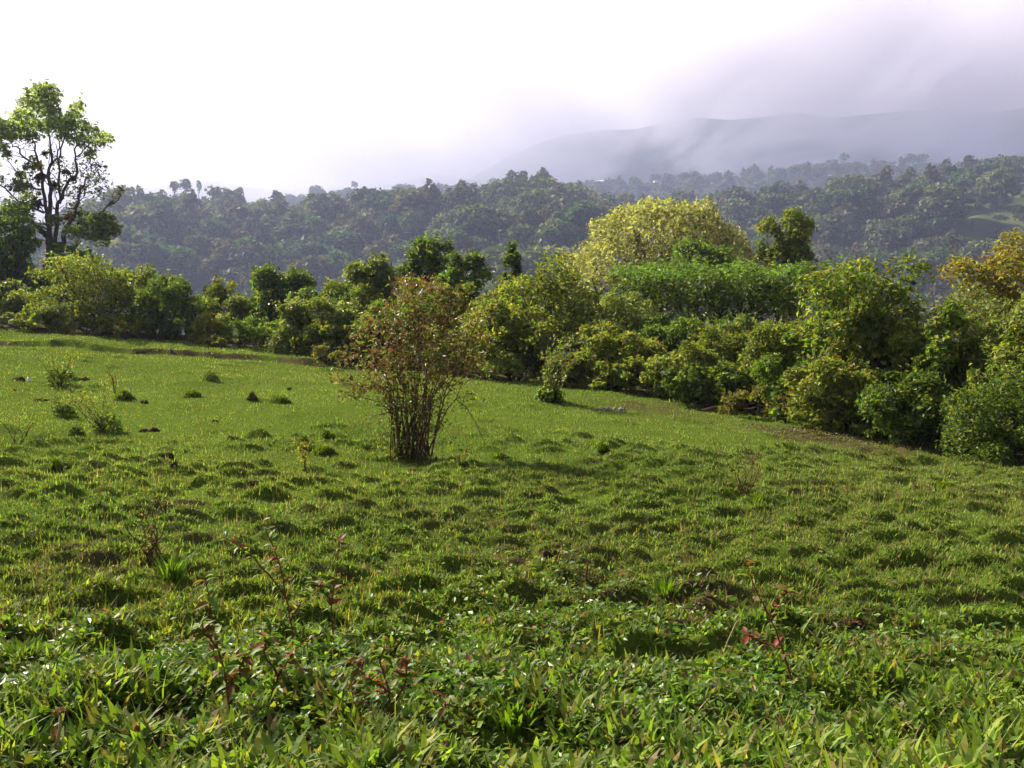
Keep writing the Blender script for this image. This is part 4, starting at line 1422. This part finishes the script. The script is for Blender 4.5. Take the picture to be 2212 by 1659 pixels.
def lay_grass(name, label, n, r0, r1, seg, Lf, Wf, thin, clump=1, mat=None, on_mounds=False):
    if clump > 1:
        cxs, cys = grass_points(int(n // clump * (1.9 if on_mounds else 1)), r0, r1, gg)
        if on_mounds:
            hi = np.clip(np.maximum(sample(mounds, cxs, cys), sample(mounds, cxs, cys + .07)) / .07, 0, 1)
            ok = gg.random(len(cxs)) < .36 + .64 * hi
            cxs, cys = cxs[ok], cys[ok]
        own = np.repeat(np.arange(len(cxs)), clump)
        sd = .028 * np.maximum(1, np.hypot(cxs, cys) / 6)[own]
        x, y = cxs[own] + gg.normal(size=len(own)) * sd, cys[own] + gg.normal(size=len(own)) * sd
        tone = (.65 + .7 * gg.random(len(cxs)))[own]
        grow = (.62 + .85 * gg.random(len(cxs)) ** 2.2)[own]
    else:
        x, y = grass_points(n, r0, r1, gg)
        tone, grow = np.ones(len(x)), np.ones(len(x))
    so_ = sample(soil, x, y)
    tuft = fbm(x * 2.6, y * 2.6, 91, 3)
    patch = fbm(x * .45, y * .45, 95, 3)
    keep = gg.random(len(x)) > so_ * 0.75 + np.clip(-tuft * thin, 0, .6)
    x, y, tuft, patch, so_, tone, grow = (q[keep] for q in (x, y, tuft, patch, so_, tone, grow))
    m = len(x)
    z = ground_z(x, y) - .006
    r = np.hypot(x, y)
    L = Lf(r) * gg.uniform(.55, 1.35, m) * (1 + tuft * 1.3) * grow
    Wd = Wf(r) * gg.uniform(.7, 1.3, m)
    c = pick(GP, m, gg) * tone[:, None]
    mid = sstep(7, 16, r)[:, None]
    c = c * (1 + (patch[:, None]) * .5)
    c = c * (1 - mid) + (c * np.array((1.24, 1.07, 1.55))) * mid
    near = .95 + .08 * sstep(4, 8, r)[:, None]
    hue = fbm(x * .22, y * .3, 99, 3)[:, None]
    c = c * near * (1 + np.array((.7, .35, .5)) * hue) * (1 - np.array((-.08, -.04, .12)) * sstep(9, 4.5, r)[:, None])
    dead = (gg.random(m) < (.012 + .05 * sstep(4, 8, r)) + .10 * (patch < -.1) + .3 * so_)[:, None]
    c = np.where(dead, np.array((0.20, 0.155, 0.075)) * gg.uniform(.5, 1.3, (m, 1)), c)
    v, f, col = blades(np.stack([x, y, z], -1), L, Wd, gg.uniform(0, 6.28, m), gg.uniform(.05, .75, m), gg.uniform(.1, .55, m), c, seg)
    tag(link(name, mesh_from(name, v, f, col, mat or M_GRASS)), label, 'grass', None, 'stuff')


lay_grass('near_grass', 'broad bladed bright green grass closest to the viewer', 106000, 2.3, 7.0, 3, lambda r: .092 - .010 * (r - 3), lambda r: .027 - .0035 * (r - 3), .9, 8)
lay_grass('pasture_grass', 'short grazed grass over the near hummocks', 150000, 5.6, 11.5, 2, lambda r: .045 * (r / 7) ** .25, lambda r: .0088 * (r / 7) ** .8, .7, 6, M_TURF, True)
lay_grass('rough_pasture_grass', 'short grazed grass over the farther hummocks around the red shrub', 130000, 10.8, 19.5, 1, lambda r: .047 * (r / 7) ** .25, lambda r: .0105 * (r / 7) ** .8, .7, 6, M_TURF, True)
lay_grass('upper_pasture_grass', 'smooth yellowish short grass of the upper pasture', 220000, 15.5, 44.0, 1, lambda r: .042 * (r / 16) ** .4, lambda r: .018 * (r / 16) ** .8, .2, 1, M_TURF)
GPS = GP
GP = [((0.13, 0.19, 0.03), 3), ((0.09, 0.15, 0.02), 3), ((0.27, 0.22, 0.10), 1.6), ((0.20, 0.15, 0.08), .8)]
lay_grass('thin_grass', 'thin longer grass blades and straw mixed into the near grass', 9000, 2.3, 8.0, 2, lambda r: .12 + 0 * r, lambda r: .0055 + 0 * r, .6, 4)
GP = [((0.30, 0.25, 0.13), 3), ((0.22, 0.17, 0.09), 2), ((0.17, 0.19, 0.05), 2)]
lay_grass('straw_stems', 'dry straw coloured stems standing among the hummocks', 9000, 5.0, 17.0, 1, lambda r: .10 + 0 * r, lambda r: .006 * (r / 7) ** .7, .3, 3, M_TURF)
GP = GPS
# low creeping broad leaves between the blades
x, y = grass_points(88000, 2.3, 8.5, gg)
kp = fbm(x * 1.1, y * 1.1, 97, 3) + gg.normal(size=len(x)) * .12 > -.02 + sstep(4.5, 8, np.hypot(x, y)) * .3
x, y = x[kp], y[kp]
m = len(x)
c = np.stack([x, y, ground_z(x, y) + gg.uniform(.015, .06, m)], -1)
v, f = leaf_quads(c, unit(gg.normal(size=(m, 3)) * .6 + (0, 0, 1)), unit(gg.normal(size=(m, 3)) * (1, 1, .3)), gg.uniform(.03, .068, m), gg.uniform(.02, .038, m), .08)
tag(link('creeping_weeds', mesh_from('creeping_weeds', v, f, np.repeat(pick([((0.095, 0.178, 0.022), 4), ((0.165, 0.26, 0.03), 3), ((0.055, 0.11, 0.018), 2), ((0.15, 0.12, 0.04), .7), ((0.2, .08, .05), .3)], m, gg), 4, 0), M_GLOSS)),
    'small glossy rounded leaves creeping among the near grass', 'weeds', None, 'stuff')


# ------------------------------------------------------------------ tussocks, mounds, droppings and bits on the pasture
def tussock(name, label, sx_, sy_, w, h, tall=.0, seed=0, group='grassy mounds on the pasture', cat='mound', n=420, soilm=True, blade=.09):
    g_ = np.random.default_rng(seed + 900)
    p0 = ground_at(sx_, sy_)
    k = DS / F * p0[1]
    rx, hz = w * k / 2, h * k
    o = thing(name, (p0[0], p0[1], gz(p0[0], p0[1]) - .01), label, cat, group)
    a = np.linspace(0, 2 * np.pi, 18, endpoint=False)
    rings = []
    for q in np.linspace(0, 1, 7):
        rr = rx * (1 - q ** 1.6 * .97) * (1 + .14 * np.sin(a * 3 + seed) + g_.normal(size=18) * .05)
        rings.append(np.stack([np.cos(a) * rr, np.sin(a) * rr * .8, np.full(18, hz * q) + g_.normal(size=18) * hz * .04 - .02], -1))
    v = np.concatenate(rings + [np.array([[0, 0, hz * .99]])])
    i_ = np.arange(6)[:, None] * 18
    j_ = np.arange(18)[None]
    f = np.stack([i_ + j_, i_ + (j_ + 1) % 18, i_ + 18 + (j_ + 1) % 18, i_ + 18 + j_], -1).reshape(-1, 4)
    capf = np.stack([108 + np.arange(18), 108 + (np.arange(18) + 1) % 18, np.full(18, 126)], -1)
    link('earth', mesh_from('earth', v, [f, capf], None, M_SOIL if soilm else M_GROUND, True), o)
    if n:
        u = g_.random(n) ** .5
        t = g_.uniform(0, 6.28, n)
        x_, y_ = np.cos(t) * u * rx, np.sin(t) * u * rx * .8
        z_ = hz * (1 - u ** 2) - .02
        vv, ff, cc = blades(np.stack([x_, y_, z_], -1), blade * g_.uniform(.5, 1.3, n) * (1 + tall), np.full(n, blade * .16), t + g_.normal(size=n) * .7, g_.uniform(.1, .9, n), g_.uniform(.1, .5, n),
                            pick([(GREEN, 4), (LIME, 2), (OLIVE, 2), (DARK, 1)], n, g_), 2)
        link('grass_blades', mesh_from('grass_blades', vv, ff, cc, M_GRASS), o)
    return o


T = tussock
T('grass_mound', 'rounded green mound right of the two sparse shrubs', 268, 864, 46, 22, seed=1)
T('grass_mound', 'low green mound left of the pointed dark one', 416, 858, 42, 16, seed=2)
T('earth_cone', 'small pointed dark earth heap on the upper pasture', 545, 862, 24, 18, seed=3, n=60, cat='mound')
T('grass_mound', 'flat green tussock right of the pointed dark heap', 605, 870, 50, 17, seed=4, n=520)
T('grass_mound', 'dark green tussock in the grass left of the red shrub', 700, 980, 50, 17, seed=5, n=520)
T('dark_tuft', 'small dark upright tuft above the dark green tussock', 705, 944, 18, 14, seed=6, n=140)
T('dark_tuft', 'small dark tuft just left of the upright one', 656, 952, 22, 12, seed=7, n=140)
T('dark_tuft', 'dark green tuft near the left edge in the rough grass', 122, 1018, 26, 26, seed=8, n=180)
T('grass_mound', 'dark low mound right of the red shrub', 1080, 992, 42, 13, seed=9, n=420)
T('dark_tuft', 'lone dark tuft in the open pasture right of the red shrub', 1303, 978, 24, 14, seed=10, n=200)
T('grass_mound', 'long dark tussock at the foot of the forked sapling', 1640, 1086, 46, 12, seed=11, n=380)
T('grass_mound', 'dark tussock on the right pasture below the hedge corner', 2040, 1056, 52, 12, seed=12, n=380)


def heap(name, label, sx_, sy_, w, h, mat, cat, seed, group=None, lumps=7, fine=1.0):
    """a small irregular heap of clods"""
    g_ = np.random.default_rng(seed + 500)
    p0 = ground_at(sx_, sy_)
    k = DS / F * p0[1]
    w, h = w * k, h * k
    V_, F_, o_ = [], [], 0
    nu, nv = 9, 6
    for q in range(lumps):
        c = np.array((g_.uniform(-.5, .5) * w * .7, g_.uniform(-.2, .2) * w, 0))
        r = np.array((w * .22 * fine, w * .18 * fine, h * .8)) * g_.uniform(.6, 1.25)
        th = np.linspace(0, 2 * np.pi, nu, endpoint=False)
        ph = np.linspace(0.02, np.pi * .62, nv)
        A_, B_ = np.meshgrid(th, ph)
        rr = 1 + g_.normal(size=A_.shape) * .14
        vv = np.stack([np.cos(A_) * np.sin(B_) * rr, np.sin(A_) * np.sin(B_) * rr, np.cos(B_) * rr], -1).reshape(-1, 3) * r + c
        i_ = np.arange(nv - 1)[:, None] * nu
        j_ = np.arange(nu)[None]
        F_.append(np.stack([i_ + j_, i_ + nu + j_, i_ + nu + (j_ + 1) % nu, i_ + (j_ + 1) % nu], -1).reshape(-1, 4) + o_)
        V_.append(vv)
        o_ += len(vv)
    o = link(name, mesh_from(name, np.concatenate(V_), np.concatenate(F_), None, mat, True), None, (p0[0], p0[1], gz(p0[0], p0[1]) - .005))
    return tag(o, label, cat, group)


HP = 'dark droppings and soil clods on the pasture'
for k, (sx_, sy_, w, h, label) in enumerate([
        (42, 822, 34, 9, 'dark dropping heap beside the white lump'),
        (175, 822, 36, 8, 'dark clods right of the far sparse shrub'),
        (34, 846, 10, 6, 'tiny dark clod below the white lump'),
        (90, 866, 36, 6, 'thin dark clod streak under the far sparse shrub'),
        (326, 932, 42, 9, 'flat dark dropping right of the pinkish tipped shrub'),
        (312, 872, 18, 9, 'small dark clod below the rounded green mound'),
        (502, 946, 20, 6, 'small dark dropping in the open upper pasture'),
        (465, 912, 16, 5, 'tiny dark dropping above the open pasture one'),
        (362, 992, 30, 9, 'dark clod patch in the rough grass at left'),
        (376, 1006, 16, 8, 'dark clod with a pale bit just below the patch'),
        (626, 842, 12, 5, 'tiny dark clod near the upper bank'),
        (540, 1046, 30, 8, 'dark clod in the trodden strip left of the red shrub'),
        (1190, 1204, 34, 14, 'black soil clod in the bare trodden patch'),
        (1475, 1352, 56, 12, 'dark crumbly soil heap in the near grass'),
        (1850, 1350, 90, 9, 'wide dark soil heap with dry straw on the near right'),
        (1490, 868, 12, 5, 'dark dropping at the pasture edge near the bare patch')]):
    heap('soil_clods', label, sx_, sy_, w, h, M_SOIL, 'clod', k, HP)
heap('white_lump', 'bright white lump lying in the upper left pasture', 63, 823, 11, 10, M_WHITE, 'litter', 61, None, 3)
for k, (sx_, sy_, label) in enumerate([(378, 1010, 'pale little stone below the dark clod patch'), (535, 1083, 'white bit lying left of the trodden strip'), (368, 758, 'grey stone strip at the foot of the bank'),
                                       (880, 1400, 'pale stone chip in the near grass')]):
    heap('pale_stone', label, sx_, sy_, 9, 5, M_STONE, 'stone', 70 + k, None, 2)
heap('bare_stones', 'scattered grey stones in the bare patch before the hedge', 1320, 884, 90, 5, M_STONE, 'stones', 80, None, 16, .22)
g_ = np.random.default_rng(66)
p0 = ground_at(1790, 945)
o = thing('leaf_litter', (p0[0], p0[1], gz(p0[0], p0[1])), 'brown leaf litter spilled along the pasture edge on the right', 'leaf litter')
m = 700
lx, ly = g_.normal(size=m) * 1.1, g_.normal(size=m) * .35
ly = ly - lx * .45
c = np.stack([lx, ly, ground_z(lx + p0[0], ly + p0[1]) - o.location[2] + g_.uniform(.02, .06, m)], -1)
v, f = leaf_quads(c, unit(g_.normal(size=(m, 3)) * .5 + (0, 0, 1)), unit(g_.normal(size=(m, 3))), g_.uniform(.04, .09, m), g_.uniform(.02, .05, m))
link('fallen_leaves', mesh_from('fallen_leaves', v, f, np.repeat(pick([((0.12, 0.08, 0.05), 3), ((0.2, 0.15, 0.1), 2), ((0.05, 0.035, 0.025), 2)], m, g_), 4, 0), M_LEAF), o)['kind'] = 'stuff'


def stick(name, label, pts, r0, r1, mat, cat, d0=None, extra=None):
    p0 = ground_at(*pts[0])
    base_ = np.array((p0[0], p0[1], gz(p0[0], p0[1])))
    P_ = np.array([at(x_, y_, base_[1] + dd) - base_ for (x_, y_), dd in zip(pts, extra or [0] * len(pts))])
    p = Parts()
    p.tube(P_, np.linspace(r0, r1, len(P_)), 6)
    return tag(link(name, p.mesh(name, mat), None, base_), label, cat)


stick('stick', 'short dark stick standing upright in the trodden grass', [(1266, 1252), (1268, 1232), (1270, 1214)], .009, .006, M_STEM, 'stick')
stick('fallen_branch', 'pale fallen branch lying at the hedge foot', [(1515, 886), (1545, 878), (1580, 876), (1630, 872)], .03, .012, M_DRY, 'branch', extra=[0, .1, .3, .5])
stick('leaning_twig', 'thin dead twig leaning out of the brown scrub', [(1560, 880), (1600, 850), (1630, 820), (1655, 805)], .014, .005, M_STEM, 'branch', extra=[0, .1, .2, .3])
stick('dry_straw', 'dry curved grass stem in the near right grass', [(1560, 1420), (1572, 1385), (1590, 1345), (1600, 1338)], .004, .002, M_DRY, 'stem')
# the dead stalk with a seed head in the near left corner
p0 = ground_at(118, 1650, 1.8)
base = np.array((p0[0], p0[1], gz(p0[0], p0[1])))
o = thing('dry_seed_stalk', base, 'dry tan stalk with a flat seed head in the bottom left corner', 'stalk')
p = Parts()
P_ = np.array([at(x_, y_, base[1]) - base for x_, y_ in [(112, 1652), (122, 1610), (130, 1570), (131, 1545)]])
p.tube(P_, [.008, .007, .006, .005], 7)
link('stalk', p.mesh('stalk', M_DRY), o)
hd = at(131, 1536, base[1]) - base
link('seed_head', crown_mesh('seed_head', [(*hd, .022, .02, .007)], 160, .012, [((0.25, 0.15, 0.08), 1), ((0.16, 0.10, 0.06), 1)], M_LEAF, g, inner=.4), o)
link('dry_leaf', LEAVES[3], o, P_[1]).rotation_euler = (.2, -1.1, 2.2)

# the bright broad bladed tufts
def blade_tuft(label, sx_, sy_, n, L, Wd, seed, pal):
    g_ = np.random.default_rng(seed)
    p0 = ground_at(sx_, sy_)
    o = thing('grass_tuft', (p0[0], p0[1], gz(p0[0], p0[1]) - .01), label, 'grass tuft', 'tall grass tufts in the near pasture')
    t = g_.uniform(0, 6.28, n)
    u = g_.random(n) * .10
    vv, ff, cc = blades(np.stack([np.cos(t) * u, np.sin(t) * u, u * 0], -1), L * g_.uniform(.5, 1.15, n), Wd * g_.uniform(.7, 1.2, n), t, g_.uniform(.05, .55, n), g_.uniform(.05, .35, n), pick(pal, n, g_), 3)
    link('blades', mesh_from('blades', vv, ff, cc, M_GRASS), o)


blade_tuft('dark clump of tall grass with two bright upright blades', 372, 1248, 90, .20, .015, 1, [(GREEN, 3), (DARK, 2), (LIME, 1)])
blade_tuft('lush dark tuft on the near right of the trodden patch', 1440, 1282, 130, .11, .013, 2, [(GREEN, 3), (DARK, 1), (LIME, 1)])
blade_tuft('broad bladed tuft over the dark hollow at bottom centre', 1110, 1560, 90, .13, .020, 3, [(GREEN, 3), (LIME, 2)])
blade_tuft('bright tuft at the left edge of the near grass', 45, 1430, 90, .12, .020, 4, [(LIME, 3), (GREEN, 2)])
blade_tuft('reedy thin tuft in the pasture right of the red shrub', 1205, 1004, 40, .22, .008, 5, [(OLIVE, 3), (GREEN, 2)])

# ------------------------------------------------------------------ haze
hm, ht = new_mat('haze')
pv = N(ht, 'ShaderNodeVolumePrincipled')
pv.inputs['Color'].default_value = (*HAZE_COLOR, 1)
pv.inputs['Density'].default_value = HAZE_DENSITY
pv.inputs['Anisotropy'].default_value = 0.35
ho = N(ht, 'ShaderNodeOutputMaterial')
ht.links.new(pv.outputs[0], ho.inputs['Volume'])
v, f = box(0, -10, -75 + 330 / 2, 4300, 4160, 330)
tag(link('haze', mesh_from('haze', v, f, None, hm)), 'thin lilac haze filling the whole valley', 'haze', None, 'stuff')

# ------------------------------------------------------------------ the cloud bank that hides the mountain tops
cm_, ct = new_mat('cloud')
tcn = N(ct, 'ShaderNodeTexCoord')
sp = N(ct, 'ShaderNodeSeparateXYZ')
ct.links.new(tcn.outputs['Object'], sp.inputs[0])
wn = N(ct, 'ShaderNodeTexNoise')
wn.inputs['Scale'].default_value = 1 / 260
wn.inputs['Detail'].default_value = 6
wn.inputs['Roughness'].default_value = 0.6
wn.inputs['Distortion'].default_value = 0.6
mp = N(ct, 'ShaderNodeMapping')
mp.inputs['Scale'].default_value = (0.75, 0.10, 1.5)
mp.inputs['Rotation'].default_value = (0, 0.35, 0)
ct.links.new(tcn.outputs['Object'], mp.inputs[0])
ct.links.new(mp.outputs[0], wn.inputs['Vector'])


def mrange(v, a, b, c=0.0, d=1.0, kind='SMOOTHSTEP'):
    n_ = N(ct, 'ShaderNodeMapRange', interpolation_type=kind)
    ct.links.new(v, n_.inputs['Value'])
    for k_, q_ in (('From Min', a), ('From Max', b), ('To Min', c), ('To Max', d)):
        n_.inputs[k_].default_value = q_
    return n_.outputs[0]


# height above the ragged cloud base, which hangs lower towards the left
lowx = mrange(sp.outputs[0], -500.0, 800.0, 150.0, 0.0, 'LINEAR')
ragged = math_node(ct, 'MULTIPLY', math_node(ct, 'SUBTRACT', wn.outputs['Fac'], 0.5), 700.0)
hgt = math_node(ct, 'ADD', math_node(ct, 'ADD', sp.outputs[2], lowx), ragged)
fill_ = mrange(hgt, 235.0, 340.0)
side = mrange(sp.outputs[0], -900.0, 700.0, 0.25, 1.0)
body = math_node(ct, 'MULTIPLY', math_node(ct, 'MULTIPLY', fill_, side), CLOUD_DENSITY)
body = math_node(ct, 'MULTIPLY', body, mrange(sp.outputs[2], 480.0, 760.0, 1.0, 0.6))
puff = mrange(wn.outputs['Fac'], 0.38, 0.60, 0.3, 1.6)
body = math_node(ct, 'MULTIPLY', body, puff)
body = math_node(ct, 'ADD', body, 0.0006)
cv = N(ct, 'ShaderNodeVolumePrincipled')
cv.inputs['Color'].default_value = (0.96, 0.95, 1.0, 1)
cv.inputs['Anisotropy'].default_value = 0.3
ct.links.new(body, cv.inputs['Density'])
co = N(ct, 'ShaderNodeOutputMaterial')
ct.links.new(cv.outputs[0], co.inputs['Volume'])
v, f = box(900, 2750, 440, 7400, 1200, 900)
tag(link('cloud_bank', mesh_from('cloud_bank', v, f, None, cm_)), 'lilac grey cloud bank sinking over the far mountains', 'cloud', None, 'stuff')
